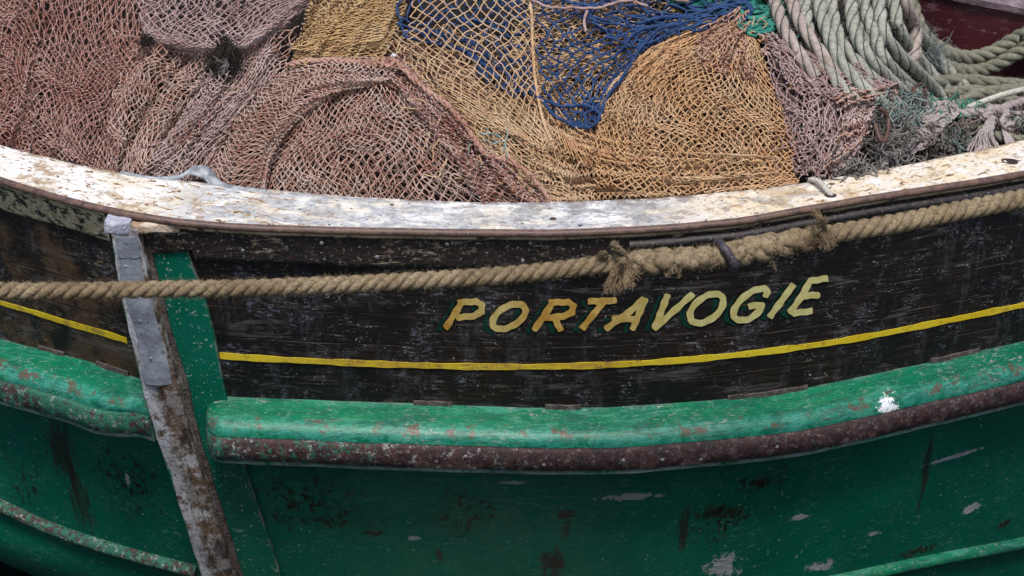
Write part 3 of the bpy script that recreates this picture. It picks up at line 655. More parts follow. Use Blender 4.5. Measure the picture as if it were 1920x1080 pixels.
# painted name: strokes in letter shapes, cut out as sheets on the planking
LET = [
 ('P', [[(866, 567), (837, 613)], [(862, 567), (892, 565.5), (903, 571), (903, 584), (889, 592.5), (860, 595)]]),
 ('O', [[(966, 570), (981, 571), (987, 580), (982, 598), (965, 612), (942, 617), (925, 611), (923, 600), (930, 586), (945, 575), (966, 570)]]),
 ('R', [[(1036, 568), (1003, 617)], [(1033, 567), (1065, 566.5), (1075, 573), (1072, 586), (1056, 593), (1022, 596)], [(1040, 596), (1050, 617)]]),
 ('T', [[(1106, 565), (1152, 563.5)], [(1131, 567), (1093, 614)]]),
 ('A', [[(1206, 562), (1176, 588), (1138, 615)], [(1209, 562), (1187, 615)], [(1152, 598), (1190, 598)]]),
 ('V', [[(1251, 555), (1228, 614)], [(1297, 553), (1229, 614)]]),
 ('O', [[(1327, 553), (1342, 551), (1355, 559), (1354, 580), (1338, 597), (1314, 607), (1296, 604), (1293, 590), (1300, 570), (1312, 558), (1327, 553)]]),
 ('G', [[(1436, 554), (1438, 545), (1428, 541), (1407, 548), (1386, 566), (1375, 587), (1383, 599), (1402, 599), (1419, 588), (1428, 573), (1407, 574)]]),
 ('I', [[(1486, 536), (1445, 592)]]),
 ('E', [[(1549, 522), (1519, 527), (1504, 554), (1483, 584), (1490, 587), (1520, 583.5)], [(1504, 555), (1533, 553)]]),
]
def sdf(strokes, X, Y, hw, dx=0, dy=0):
    D = np.full(X.shape, 1e9)
    for st in strokes:
        for (x0, y0), (x1, y1) in zip(st[:-1], st[1:]):
            x0 += dx; x1 += dx; y0 = y0+dy; y1 = y1+dy
            ux, uy = x1-x0, y1-y0; L = math.hypot(ux, uy); ux /= L; uy /= L
            a = (X-x0)*ux+(Y-y0)*uy; b = np.abs(-(X-x0)*uy+(Y-y0)*ux)
            rb = .55*hw # squarish ends with soft corners
            qx = np.maximum(np.abs(a-L/2)-(L/2+hw*.72-rb), 0); qy = np.maximum(b-(hw-rb), 0)
            D = np.minimum(D, np.hypot(qx, qy)-rb)
    return D
def iso_mesh(D, xs_, ys_):
    """marching squares: cells inside or cut, as polygons"""
    V = []; idx = {}; F = []
    def vid(p):
        k = (round(p[0], 3), round(p[1], 3))
        if k not in idx: idx[k] = len(V); V.append(k)
        return idx[k]
    ny, nx = D.shape; act = (D[:-1, :-1] < 0) | (D[1:, :-1] < 0) | (D[:-1, 1:] < 0) | (D[1:, 1:] < 0)
    for j, i in zip(*np.nonzero(act)):
        c = [(j, i), (j, i+1), (j+1, i+1), (j+1, i)]; poly = []
        for a in range(4):
            p, q_ = c[a], c[(a+1) % 4]; dp, dq = D[p], D[q_]; P0 = (xs_[p[1]], ys_[p[0]]); P1 = (xs_[q_[1]], ys_[q_[0]])
            if dp < 0: poly.append(vid(P0))
            if (dp < 0) != (dq < 0):
                t = dp/(dp-dq); poly.append(vid((P0[0]+(P1[0]-P0[0])*t, P0[1]+(P1[1]-P0[1])*t)))
        poly = [v for n_, v in enumerate(poly) if v != poly[n_-1]]
        if len(poly) >= 3: F.append(poly)
    return np.array(V), F
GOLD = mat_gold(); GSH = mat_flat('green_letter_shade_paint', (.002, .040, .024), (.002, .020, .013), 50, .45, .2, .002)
def paint(name, D, gx, gy, off, mat, par):
    V2, F = iso_mesh(D, gx, gy); 
    if not F: return None
    if par is not boat:
        grp = list(range(len(V2)))
        def root(a):
            while grp[a] != a: grp[a] = grp[grp[a]]; a = grp[a]
            return a
        for f in F:
            for v in f[1:]: grp[root(v)] = root(f[0])
        isl = {}
        for f in F: isl.setdefault(root(f[0]), []).append(f)
        for fs in isl.values():
            if len(fs) < 25: continue
            used = sorted({v for f in fs for v in f}); mp = {v: k_ for k_, v in enumerate(used)}; P = on_hull(V2[used, 0], V2[used, 1], off)
            me = bpy.data.meshes.new(name); me.from_pydata([tuple(p) for p in P], [], [[mp[v] for v in f] for f in fs]); me.update(); link(name, me, mat, par, False)
        return None
    P = on_hull(V2[:, 0], V2[:, 1], off); me = bpy.data.meshes.new(name); me.from_pydata([tuple(p) for p in P], [], F); me.update()
    return link(name, me, mat, par, False)
allst = [s for _, ss in LET for s in ss]
def oval(cx, cy, a, b, k_): return [(cx+a*math.cos(q)+k_*math.sin(q), cy-b*math.sin(q)) for q in np.linspace(0, 2*math.pi, 28)]
LET[1] = ('O', [oval(954.5, 593.5, 27, 23.5, 15)]); LET[6] = ('O', [oval(1325, 578.5, 27.5, 27.5, 15)])
def smooth(st): return [tuple(p) for p in catmull(st, 6*len(st))] if len(st) >= 7 else st
LET = [(c_, [smooth(st) if c_ in 'GPR' else st for st in ss]) for c_, ss in LET]
allst = [s for _, ss in LET for s in ss]
for ch, ss in LET:
    pts = np.array([p for s in ss for p in s]); x0, y0 = pts.min(0)-34; x1, y1 = pts.max(0)+14
    gx = np.arange(x0, x1, 1.3); gy = np.arange(y0, y1, 1.3); X, Y = np.meshgrid(gx, gy)
    Xw = X+.7*np.sin(Y*.35+X*.11); Yw = Y+.6*np.sin(X*.29)
    D = sdf(ss, Xw, Yw, 6.1); lt = paint('painted_letter', D, gx, gy, .0042, GOLD, boat); lt['label'] = 'gold letter '+ch
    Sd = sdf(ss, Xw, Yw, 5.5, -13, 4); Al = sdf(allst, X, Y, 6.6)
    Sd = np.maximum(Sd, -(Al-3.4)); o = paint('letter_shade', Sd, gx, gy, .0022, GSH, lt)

# cap fittings: curled lead flap, holes
pts = [(225, 321, .004), (290, 331, .004), (340, 326, .012), (362, 312, .028), (385, 312, .03), (400, 326, .018), (414, 341, .008), (450, 350, .006), (500, 357, .004)]
def on_cap(px, py, dz=0.): return bisect(px, py, lambda x, y, z: -(z-dz-np.interp(x, Eo[:, 0], Zc)))
C = catmull([list(on_cap(a, b, h)) for a, b, h in pts], 60)
hw = np.interp(np.linspace(0, 1, 60), [0, .3, .45, .6, .75, 1], [.008, .012, .030, .036, .022, .006])
q = np.linspace(-1, 1, 7)[None, :, None]; P = C[:, None]+q*hw[:, None, None]*np.array([.1, .9, 0])+np.array([0, 0, 1])*(-(q**2)*hw[:, None, None]*.55)
P = P+wob(P, .0015, 40); slab('lead_flap', P, np.stack(np.broadcast_arrays(arclen(C)[:, None], q[..., 0]*.03), -1), mat_flat('dull_flap_metal', (.13, .14, .16), (.34, .36, .38), 35, .6, .8, .004), boat, .004, (0, 0, -1))
HOLE = mat_flat('hole_rim_rust', (.02, .012, .01), (.06, .035, .025), 40)
for px, py_, r in ((1558, 366, .010), (1893, 302, .016), (1037, 410, .006), (735, 384, .004)):
    c = on_cap(px, py_, .0012); n = 16
    V = [c+np.array([r*1.15*k_*math.cos(a), r*k_*math.sin(a), h]) for k_, h in ((1.25, 0), (1., .0015), (.8, -.001), (.01, -.0012)) for a in np.linspace(0, 2*math.pi, n, endpoint=False)]
    link('cap_hole', raw('cap_hole', V, gridF(4, n, wrap=True)), HOLE, boat)

# inside: deck, maroon coaming with its weathered capping
MAR = M('maroon_bulwark_paint', .35, .45); nz = MAR.noise(24, 6, .75); st = MAR.noise(1, 6, .75, MAR.pos, (20, 20, 60), .6)
c = MAR.mix(MAR.step(MAR.noise(5), .3, .7), (.040, .008, .012), (.075, .016, .020)); c = MAR.mix(MAR.mul(MAR.step(st, .54, .64), MAR.step(nz, .42, .6), .6), c, (.30, .20, .23))
MARM = MAR.done(c, .35, MAR.bump(nz, .4, .004))
def on_wall(px, py, o=0.): return bisect(px, py, lambda x, y, z: y-(1.62-.42*(x-1.0))+o)
gx = np.linspace(1640, 2500, 40); q = np.linspace(0, 1, 14)[:, None]
tw = interp([(1640, -35), (1920, 24), (2500, 120)]); bw = interp([(1640, 190), (1920, 230), (2500, 300)])
Pt = on_wall(gx, tw(gx)); Pb = Pt.copy(); Pb[:, 2] = -.2
slab('inner_bulwark', Pt[None]*(1-q[..., None])+Pb[None]*q[..., None], np.stack(np.broadcast_arrays(arclen(Pt)[None], q*.5), -1), MARM, boat, .05)
TOPM = mat_flat('worn_mauve_capping', (.20, .15, .17), (.09, .06, .07), 25, .6, .8, .005)
sweep('bulwark_capping', Pt, [(.012, -.002), (.014, .018), (.0, .026), (-.06, .028), (-.07, .0)], TOPM, boat, jit=.002)
DECK = mat_flat('dark_wet_deck', (.02, .016, .014), (.045, .03, .025), 12, .6, .8, .01)
V = [(-.9, .45, -.25), (1.9, .45, -.25), (2.6, 2.2, -.25), (-1.2, 2.2, -.25)]; link('deck', raw('deck', V, [(0, 1, 2, 3)]), DECK, boat, False)

# ------------------------------------------------------------------ heap the nets lie on
def inner_y(x): return np.interp(x, Ei[:, 0], Ei[:, 1])
def g2(x, d, cx, cd_, sx, sd_, a): return a*np.exp(-((x-cx)/sx)**2-((d-cd_)/sd_)**2)
def heap(x, y):
    d = y-inner_y(x); base = .145+.50*np.minimum(d, .75)+.15*np.clip(d-.75, 0, 1.2)
    base = base+g2(x, d, -.28, .20, .26, .17, .075)+g2(x, d, .58, .30, .26, .24, .11)+g2(x, d, .16, .42, .16, .22, -.055)
    base = base+g2(x, d, -1.05, .30, .25, .25, .05)+g2(x, d, -.72, .18, .12, .25, -.03)+g2(x, d, .98, .16, .11, .15, .05)
    lowr = 1/(1+np.exp(-np.clip((x-.985-.32*d)/.03, -30, 30))); lowb = .03+.16*np.minimum(d, .9)
    base = base*(1-lowr)+lowb*lowr
    return base-.35*np.exp(-np.maximum(d+.02, 0)/.05)*.12
def on_heap(px, py, lift=0.):
    P = bisect(px, py, lambda x, y, z: -(z-heap(x, y)), 3.2, 9.)
    toc = CAM-P; toc /= np.linalg.norm(toc, axis=-1, keepdims=True)
    dirn = toc*.75+np.array([0, 0, .25]); 
    return P+dirn*np.asarray(lift, float)[..., None]
CORE = mat_flat('gap_shade_core', (.012, .009, .007), (.030, .019, .014), 40, .9, 1., .01)  # blackish backing under the nets; shadow of the mesh gaps put into its colour
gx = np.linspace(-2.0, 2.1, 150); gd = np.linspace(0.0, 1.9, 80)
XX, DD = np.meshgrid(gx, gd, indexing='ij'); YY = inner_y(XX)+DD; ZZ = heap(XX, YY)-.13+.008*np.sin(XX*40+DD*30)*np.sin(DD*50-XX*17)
core = slab('net_heap_core', np.stack([XX, YY, ZZ], -1), np.stack([XX, DD], -1), CORE, None, .0)
tag(core, 'dark core under the nets, with the shade between the meshes put into its colour', 'nets')

def net(name, grid, nu, nv, r, mats, parent=None, layers=((0, 0, 1.),), fold=(.0, 0, 0), lift=0., jit=.16, sag=.25, knots=True, seed=1, warp=.0, dens_=.93):
    jit *= .6; sag *= .55; warp *= .7; nu = max(4, int(nu*dens_)); nv = max(4, int(nv*dens_)); r *= .82
    """diamond mesh netting draped over the heap. grid rows of (px,py[,lift])"""
    g = np.random.default_rng(seed); G = np.array([[tuple(p)+((0,) if len(p) == 2 else ()) for p in row] for row in grid], float)
    def S(u, v):
        nr, nc = G.shape[:2]
        def cr(pp, t):
            m_ = pp.shape[0]; tt = np.clip(t, 0, 1)*(m_-1); i = np.clip(tt.astype(int), 0, m_-2); s = (tt-i)[:, None]
            return i, s
        tu = np.clip(u, 0, 1)*(nc-1); iu = np.clip(tu.astype(int), 0, nc-2); su = tu-iu
        tv = np.clip(v, 0, 1)*(nr-1); iv = np.clip(tv.astype(int), 0, nr-2); sv = tv-iv
        Gp = np.pad(G, ((1, 1), (1, 1), (0, 0)), 'edge'); Gp[0] = 2*Gp[1]-Gp[2]; Gp[-1] = 2*Gp[-2]-Gp[-3]; Gp[:, 0] = 2*Gp[:, 1]-Gp[:, 2]; Gp[:, -1] = 2*Gp[:, -2]-Gp[:, -3]
        def W(s): return [(-s+2*s**2-s**3)/2, (2-5*s**2+3*s**3)/2, (s+4*s**2-3*s**3)/2, (-s**2+s**3)/2]
        wu, wv = W(su), W(sv); out = 0
        for a in range(4):
            for b in range(4): out = out+(wv[a]*wu[b])[:, None]*Gp[iv+a, iu+b]
        return out
    parts = []
    for li, (dl, rot, dens) in enumerate(layers):
        ph = g.uniform(0, 6, 8); n_u = int(nu*dens); n_v = int(nv*dens)
        NU, NV = n_u+1, 2*n_v+1
        J, I = np.meshgrid(np.arange(NV), np.arange(NU), indexing='ij')
        U = (I+.5*(J % 2))/(n_u+.5); Vv = J/(2*n_v)
        ju = jit/n_u; jv = jit/n_v
        low = lambda k: np.sin(U*ph[0]*k+Vv*7*k+ph[1])+np.sin(Vv*9*k-U*5*k+ph[2])
        U = U+g.normal(0, ju, U.shape)+warp*.030*low(1.6); Vv = Vv+g.normal(0, jv*.6, U.shape)+warp*.030*low(2.1)
        if rot:
            cu, cv = U-.5, Vv-.5; U, Vv = cu*math.cos(rot)-cv*math.sin(rot)+.5, cu*math.sin(rot)+cv*math.cos(rot)+.5
        nid = np.arange(NV*NU).reshape(NV, NU); A, B = [], []
        for j in range(NV-1):
            if j % 2 == 0: prs = [(nid[j, :], nid[j+1, :]), (nid[j, 1:], nid[j+1, :-1])]
            else: prs = [(nid[j, :], nid[j+1, :]), (nid[j, :-1], nid[j+1, 1:])]
            for a, b in prs: A.append(a); B.append(b)
        A = np.concatenate(A); B = np.concatenate(B)
        uf, vf = U.ravel(), Vv.ravel(); ok = (uf > -.02) & (uf < 1.02) & (vf > -.02) & (vf < 1.02); keep = ok[A] & ok[B]
        A, B = A[keep], B[keep]; N = len(A); K = 5; t = np.linspace(0, 1, K)[None, :]
        u = uf[A][:, None]*(1-t)+uf[B][:, None]*t; v = vf[A][:, None]*(1-t)+vf[B][:, None]*t
        bow = 4*t*(1-t); u = u+bow*g.normal(0, sag*.5/n_u, (N, 1)); v = v+bow*g.normal(0, sag*.35/n_v, (N, 1))
        def place(u, v, dz):
            sh_ = u.shape; q_ = S(u.ravel(), v.ravel()); fl = 0.
            if fold[0]:
                a_, ku, kv = fold; a_ = a_*2.1; w_ = ku*u.ravel()+kv*v.ravel()
                fl = a_*(np.sin(2*math.pi*w_+ph[3])+.5*np.sin(2*math.pi*2.3*w_+3*v.ravel()+ph[4])+.35*np.sin(2*math.pi*3.7*w_-4*u.ravel()+ph[5]))
            P = on_heap(q_[:, 0], q_[:, 1], q_[:, 2]+lift+dl+fl+dz.ravel()); return P.reshape(*sh_, 3)
        dz = bow*(g.normal(0, .0035, (N, 1)))+0*u
        C = place(u, v, dz); C = C+g.normal(0, .0006, C.shape)
        rr = r*g.uniform(.8, 1.2, N); parts.append((*tubes(C, rr, 4), 0))
        if knots:
            kn = place(uf[ok], vf[ok], np.full(ok.sum(), .001)); e = g.normal(0, 1, kn.shape); e /= np.linalg.norm(e, axis=1, keepdims=True); e *= r*1.0*g.uniform(.7, 1.3, (len(kn), 1))
            Ck = np.stack([kn-e, kn-e*.55, kn+e*.55, kn+e], 1); parts.append((*tubes(Ck, np.tile([r*.5, r*1.45, r*1.45, r*.5], (len(kn), 1)), 5), 1))
    V, F, Mi = merge(parts); me = raw(name, V, F, None, Mi); o = link(name, me, list(mats), parent)
    return o
RED = mat_twine('faded_red_twine', (.235, .098, .072), (.31, .175, .145), (.19, .09, .07)); REDK = mat_twine('red_twine_knots', (.34, .26, .25), (.42, .35, .34), (.24, .15, .13))
MAU = mat_twine('mauve_twine', (.27, .175, .16), (.37, .265, .25), (.24, .145, .13)); MAUK = mat_twine('mauve_knots', (.38, .31, .30), (.44, .38, .37), (.25, .18, .17))
PNK = mat_twine('pinkish_brown_twine', (.33, .20, .155), (.42, .29, .24), (.29, .125, .085)); PNKK = mat_twine('pink_knots', (.38, .32, .30), (.46, .40, .38), (.25, .17, .16))
OCH = mat_twine('ochre_twine', (.44, .275, .145), (.48, .335, .205), (.38, .21, .12)); OCHK = mat_twine('ochre_knots', (.42, .31, .20), (.48, .38, .27), (.34, .21, .12))
YOC = mat_twine('yellow_ochre_twine', (.42, .265, .12), (.46, .315, .16), (.34, .20, .095))
TAN = mat_twine('orange_tan_twine', (.48, .285, .14), (.47, .32, .19), (.40, .20, .10)); TANK = mat_twine('tan_knots', (.42, .28, .17), (.48, .34, .22), (.34, .19, .11))
BLU = mat_twine('blue_braided_twine', (.012, .036, .105), (.022, .055, .15), (.008, .020, .055), (.20, .24, .33), 9., .25)
GRN = mat_twine('sea_green_twine', (.012, .11, .085), (.035, .20, .155), (.008, .06, .05), (.01, .03, .03))
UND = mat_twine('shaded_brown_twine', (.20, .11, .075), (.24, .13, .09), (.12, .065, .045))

TEA0 = mat_twine('pale_teal_frayed_twine', (.22, .30, .27), (.28, .36, .33), (.16, .22, .2))
def thing(name, loc, label, cat, group=None):
    e = empty(name, loc); bpy.context.view_layer.update(); return tag(e, label, cat, group)
def hp(px, py, l=0.): return on_heap(np.array([px], float), np.array([py], float), np.array([l]))[0]
L3 = ((0, 0, 1.), (-.034, .35, .95), (-.080, -.5, .8))
L2 = ((0, 0, 1.), (-.034, .4, .95))
NG = 'fishing nets heaped in the bow'
def netthing(px, py, label): return thing('fishing_net', hp(px, py, -.03), label, 'fishing net', NG)
# under netting, seen in the gaps
t = netthing(150, 200, 'deep red-brown net falling over the rail at the left edge of the heap')
net('net_body', [[(-230, -110), (60, -110), (200, -110), (350, -60)], [(-240, 100), (40, 80), (170, 90), (285, 95)], [(-240, 210), (40, 195), (150, 205), (240, 200)], [(-240, 300), (40, 300), (150, 322), (222, 340)]], 30, 27, .0022, (RED, REDK), t, L3, (.008, 3, 1.), .0, seed=3, warp=1.1)
net('net_fold', [[(-200, -80), (-60, -80), (60, -80)], [(-200, 60), (-30, 60), (75, 50)], [(-200, 200), (-10, 180), (70, 190)], [(-200, 310), (-20, 300), (60, 315)]], 15, 26, .0022, (RED, REDK), t, L2, (.012, 2, 1), .02, seed=4, warp=1.3)
t = netthing(330, 230, 'dusty mauve-red net fanning down to the rail left of the curled lead flap')
net('net_body', [[(210, 60), (320, 90), (420, 95), (560, 50)], [(212, 160), (300, 165), (400, 165), (520, 150)], [(203, 250), (280, 250), (360, 250), (470, 240)], [(195, 345), (270, 352), (350, 358), (440, 362)]], 25, 19, .0022, (PNK, PNKK), t, L3, (.010, 3.2, 1.2), .004, seed=5, warp=1.2)
net('net_fold', [[(390, 110, 0), (450, 80), (530, 40)], [(350, 200, .02), (430, 180, .03), (520, 130, .01)], [(300, 280, .02), (390, 260, .03), (480, 210, .01)], [(250, 350, 0), (350, 355, .01), (430, 330, 0)]], 14, 22, .0022, (MAU, PNKK), t, L2, (.008, 2, 1), .006, seed=6, warp=1.)
t = netthing(430, 50, 'greyish mauve net folded into a sagging pouch with black weed on its lip')
net('net_body', [[(235, -90), (360, -90), (500, -90), (660, -90)], [(258, 10, .03), (370, 0, .04), (490, -10, .04), (615, -20, .02)], [(270, 60, .05), (360, 62, .07), (460, 52, .07), (575, 10, .03)], [(285, 82, .06), (375, 100, .09), (455, 94, .085), (548, 38, .04)], [(300, 88, .03), (378, 108, .06), (458, 102, .05), (540, 52, .01)]], 19, 15, .0022, (MAU, MAUK), t, L3, (.006, 2, .5), .0, seed=7, warp=.7)
t = netthing(560, 220, 'rust-pink net folded in a band round the left of the corded mound')
net('net_body', [[(740, 108), (640, 108), (545, 125), (450, 190), (395, 270), (352, 365)], [(745, 128, .03), (645, 128, .05), (560, 150, .05), (480, 215, .045), (430, 290, .045), (400, 370, .03)], [(735, 150, .03), (650, 158, .06), (580, 180, .065), (524, 235, .065), (490, 300, .06), (480, 378, .04)], [(720, 160, .0), (655, 172, .02), (596, 198, .03), (545, 245, .03), (510, 308, .03), (500, 385, .0)]], 44, 9, .0022, (PNK, PNKK), t, L3, (.004, 2, 3), .0, seed=8, warp=.5)
t = netthing(760, 290, 'rounded mound of pinkish red net edged by a thick corded selvage')
net('net_body', [[(575, 185), (640, 140), (720, 128), (775, 150)], [(528, 260), (630, 225), (745, 205), (850, 235)], [(508, 325), (620, 300), (765, 285), (905, 300)], [(500, 395), (620, 400), (785, 405), (1020, 410)]], 28, 17, .0023, (PNK, PNKK), t, ((0, 0, 1.), (-.026, .12, 1.05), (-.070, -.5, .9)), (.006, 2.5, .4), -.008, seed=9, warp=.6)
net('net_fold', [[(700, 120), (740, 118), (775, 130)], [(760, 185), (805, 190), (845, 215)], [(815, 255), (865, 255), (905, 275)], [(870, 330), (930, 320), (965, 330)], [(900, 400), (990, 398), (1040, 395)]], 9, 30, .0023, (RED, PNKK), t, L2, (.006, 2, 0), .022, seed=10, warp=.7)
def cordline(pts, R, mats, par, name='edge_cord', n=80, pitch=None, wrap=True, seed=1, lift=.02):
    P = catmull([list(hp(a, b, (c_ if c_ is not None else lift))) for a, b, c_ in pts], n); P = P+wob(P, R*.35, 30, seed)
    V, F, C, _ = laid(P, R, pitch or R*7, lump=.25, sides=7); parts = [(V, F, 0)]
    if wrap:
        Pr = resample(P, .0035); T, A, B = frames(Pr); s = arclen(Pr); th = -s/.009+np.sin(s*60)*1.2
        H = Pr+(A*np.cos(th)[:, None]+B*np.sin(th)[:, None])*R*1.12; parts.append((*tubes(H[None], R*.20, 4), 0))
    parts.append((*fuzz(resample(P, .01), R, 120, .012, .0006, seed=seed), 0))
    V, F, Mi = merge(parts); return link(name, raw(name, V, F, None, Mi), mats, par)
CRD = mat_twine('dusty_pink_cord', (.31, .16, .115), (.38, .23, .18), (.22, .10, .075))
cordline([(535, 128, .04), (580, 122, .045), (640, 124, .05), (690, 128, .05), (712, 128, .05), (735, 122, .055), (765, 145, .05), (800, 175, .045), (840, 205, .045), (865, 232, .04)], .0078, CRD, t, seed=2)
cordline([(865, 232, .04), (895, 275, .035), (915, 300, .03), (955, 308, .03), (990, 330, .03), (1015, 358, .03), (1030, 385, .02)], .0065, CRD, t, seed=3)
for k in range(5):   # the lashing knot on the cord
    a = rng.uniform(0, 6); c0 = hp(722+rng.uniform(-14, 14), 126+rng.uniform(-4, 8), .055)
    th = np.linspace(0, 6.3, 20); R_ = .013
    P = c0+np.stack([R_*np.cos(th)*math.cos(a), R_*np.sin(th)*.8, R_*np.cos(th)*math.sin(a)+.003*np.sin(2*th)], -1)
    link('knot_turn', raw('knot_turn', *tubes(P[None], .0045, 7)), CRD, t)

t = netthing(640, 60, 'bright ochre net drawn tight in gathered pleats above the corded mound')
net('net_body', [[(600, -90), (690, -90), (800, -90)], [(578, 10), (665, 20), (765, 0)], [(560, 80), (650, 75), (745, 60)], [(540, 130), (640, 130), (715, 122)]], 12, 30, .0022, (YOC, OCHK), t, L3, (.010, 2.5, .8), .012, seed=11, warp=.8)
net('net_fold', [[(790, -60), (760, -20), (740, 30), (720, 80)], [(760, -70), (700, 0), (640, 50), (560, 100)], [(720, -80), (640, -10), (590, 50), (545, 90)]], 26, 9, .0022, (YOC, OCHK), t, L2, (.006, 0, 2), .026, seed=12, warp=.5)
t = netthing(900, 230, 'tan net in open diamonds running down between the corded mound and the blue net')
net('net_body', [[(715, 60), (800, 50), (900, 50), (1010, 60)], [(745, 125), (830, 140), (920, 150), (1015, 180)], [(815, 190), (890, 215), (970, 230), (1040, 250)], [(880, 260), (945, 285), (1010, 300), (1070, 310)], [(950, 350), (1000, 350), (1060, 350), (1110, 350)], [(1010, 395), (1050, 396), (1090, 396), (1140, 396)]], 16, 24, .0022, (OCH, OCHK), t, ((0, 0, 1.), (-.030, .3, 1.), (-.070, -.6, .9)), (.006, 2, 1), .0, seed=13, warp=1.)
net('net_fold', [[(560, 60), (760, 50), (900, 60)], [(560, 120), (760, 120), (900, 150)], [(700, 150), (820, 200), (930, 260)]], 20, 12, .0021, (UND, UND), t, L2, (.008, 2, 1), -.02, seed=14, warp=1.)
t = netthing(880, 60, 'loose yellow-tan net with wide meshes hanging over the blue twine')
net('net_body', [[(785, -80, .03), (860, -80, .04), (930, -80, .04), (985, -80, .04)], [(772, 20, .035), (850, 10, .05), (920, 10, .05), (992, 20, .05)], [(765, 80, .03), (850, 80, .05), (930, 80, .05), (998, 85, .05)], [(800, 140, .02), (870, 150, .04), (945, 155, .045), (1002, 160, .045)], [(860, 190, .01), (915, 205, .025), (965, 225, .03), (1015, 235, .03)], [(930, 240, 0), (970, 260, .01), (1010, 280, .015), (1040, 290, .01)]], 11, 19, .0022, (OCH, OCHK), t, ((0, 0, 1.),), (.0, 0, 0), .0, jit=.1, sag=.15, seed=15, warp=.5)
e_ = [(992, -40, .05), (996, 40, .055), (1000, 100, .055), (1004, 160, .05), (1018, 230, .035), (1042, 285, .02)]
cordline(e_, .0042, OCH, t, 'edge_cord', wrap=False, seed=4)
t = netthing(1080, 330, 'tan net lying in long folds along the rail below the blue net point')
net('net_body', [[(1000, 140), (1012, 190), (1060, 240), (1120, 262), (1240, 285), (1480, 300)], [(1005, 240), (1050, 290), (1110, 300), (1180, 315), (1290, 330), (1490, 325)], [(1015, 320), (1060, 345), (1120, 350), (1190, 355), (1300, 358), (1495, 345)], [(1020, 398), (1070, 400), (1140, 402), (1220, 400), (1310, 392), (1505, 372)]], 38, 13, .0022, (OCH, OCHK), t, L3, (.009, .8, 3), .004, seed=16, warp=1.2)
net('net_fold', [[(1020, 160), (1070, 225), (1130, 262), (1230, 280)], [(1040, 210), (1080, 262), (1150, 300), (1240, 310)], [(1040, 260), (1090, 310), (1170, 335), (1260, 340)]], 22, 8, .0022, (TAN, TANK), t, L2, (.006, 1, 2), .02, seed=17, warp=.6)
t = netthing(1320, 220, 'large orange-tan mound of net right of the blue net')
net('net_body', [[(1345, 45), (1375, 25, .0), (1395, 28), (1412, 60)], [(1215, 100), (1300, 92), (1370, 95), (1440, 125)], [(1150, 175), (1260, 165), (1370, 170), (1470, 205)], [(1110, 245), (1240, 235), (1370, 240), (1488, 270)], [(1100, 300), (1250, 310), (1380, 315), (1498, 320)], [(1110, 345), (1250, 375), (1390, 378), (1500, 358)]], 27, 27, .0023, (TAN, TANK), t, ((0, 0, 1.), (-.028, .25, 1.), (-.070, -.5, .9)), (.005, 1.5, 1), .014, seed=18, warp=.9)
net('net_fold', [[(1200, 110), (1260, 90), (1320, 90)], [(1140, 170), (1190, 160), (1260, 150)], [(1120, 230), (1170, 240), (1230, 240)], [(1110, 290), (1170, 310), (1240, 310)]], 13, 18, .0022, (TAN, TANK), t, L2, (.006, 3, 0), .03, seed=19, warp=.9)
net('net_fold', [[(1370, 20, .02), (1400, 28, .02), (1412, 50, .0)], [(1300, 85, .01), (1370, 80, .02), (1405, 90, .0)], [(1330, 150, -.01), (1380, 150, 0), (1420, 150, -.01)]], 9, 14, .0026, (CRD, TANK), t, L2, (.006, 3, 2), .022, seed=20, warp=1.4)
# net seen through the blue net
t = netthing(1090, 130, 'shaded ochre net lying crosswise beneath the blue net')
net('net_body', [[(960, -90), (1090, -90), (1240, -90), (1420, -60)], [(960, 50), (1080, 50), (1200, 50), (1330, 40)], [(970, 150), (1080, 150), (1160, 150), (1250, 120)], [(1000, 240), (1080, 260), (1130, 260), (1190, 220)]], 15, 38, .0021, (OCH, OCHK), t, ((-.012, .1, 1.), (-.022, -.3, 1.2)), (.005, 1, 3), .0, seed=21, warp=1.2)
# blue net
t = netthing(1100, 110, 'blue net of thick braided twine hanging to a point between the ochre nets')
bl = ((0, 0, 1.), (-.008, .5, 1.1))
net('net_body', [[(985, -60, .02), (1080, -60, .02), (1230, -40, .02), (1390, -20, .02)], [(1000, 20, .02), (1075, 25, .02), (1180, 30, .02), (1330, 30, .02)], [(1004, 80, .02), (1070, 95, .02), (1150, 90, .02), (1260, 70, .02)], [(1012, 150, .02), (1070, 160, .02), (1135, 140, .02), (1200, 105, .02)], [(1035, 205, .02), (1080, 215, .02), (1122, 195, .02), (1160, 160, .02)], [(1070, 238, .02), (1100, 246, .02), (1118, 240, .02), (1130, 215, .02)]], 8, 13, .0038, (BLU, BLU), t, ((0, 0, 1.),), (.0, 0, 0), .006, jit=.14, sag=.5, seed=22, warp=.8)
net('net_fold', [[(1010, -40, .03), (1130, -30, .03), (1270, -10, .03), (1400, 5, .03)], [(1060, 20, .03), (1160, 30, .03), (1280, 25, .03), (1398, 22, .03)], [(1120, 60, .03), (1190, 62, .03), (1280, 52, .03), (1370, 40, .03)], [(1150, 100, .03), (1200, 92, .03), (1260, 76, .03), (1320, 62, .03)]], 9, 7, .0038, (BLU, BLU), t, ((0, 0, 1.), ), (.004, 2, 1), .01, jit=.25, sag=.7, seed=23, warp=1.6)
net('net_fold', [[(750, -50), (860, -50), (1000, -50)], [(745, 30), (860, 20), (1000, 30)], [(760, 70), (880, 80), (1000, 90)], [(870, 100), (930, 130), (1002, 140)], [(900, 150), (950, 180), (1000, 190)]], 8, 9, .0040, (BLU, BLU), t, ((0, 0, 1.),), (.0, 0, 0), .014, jit=.3, sag=.9, seed=24, warp=2.)
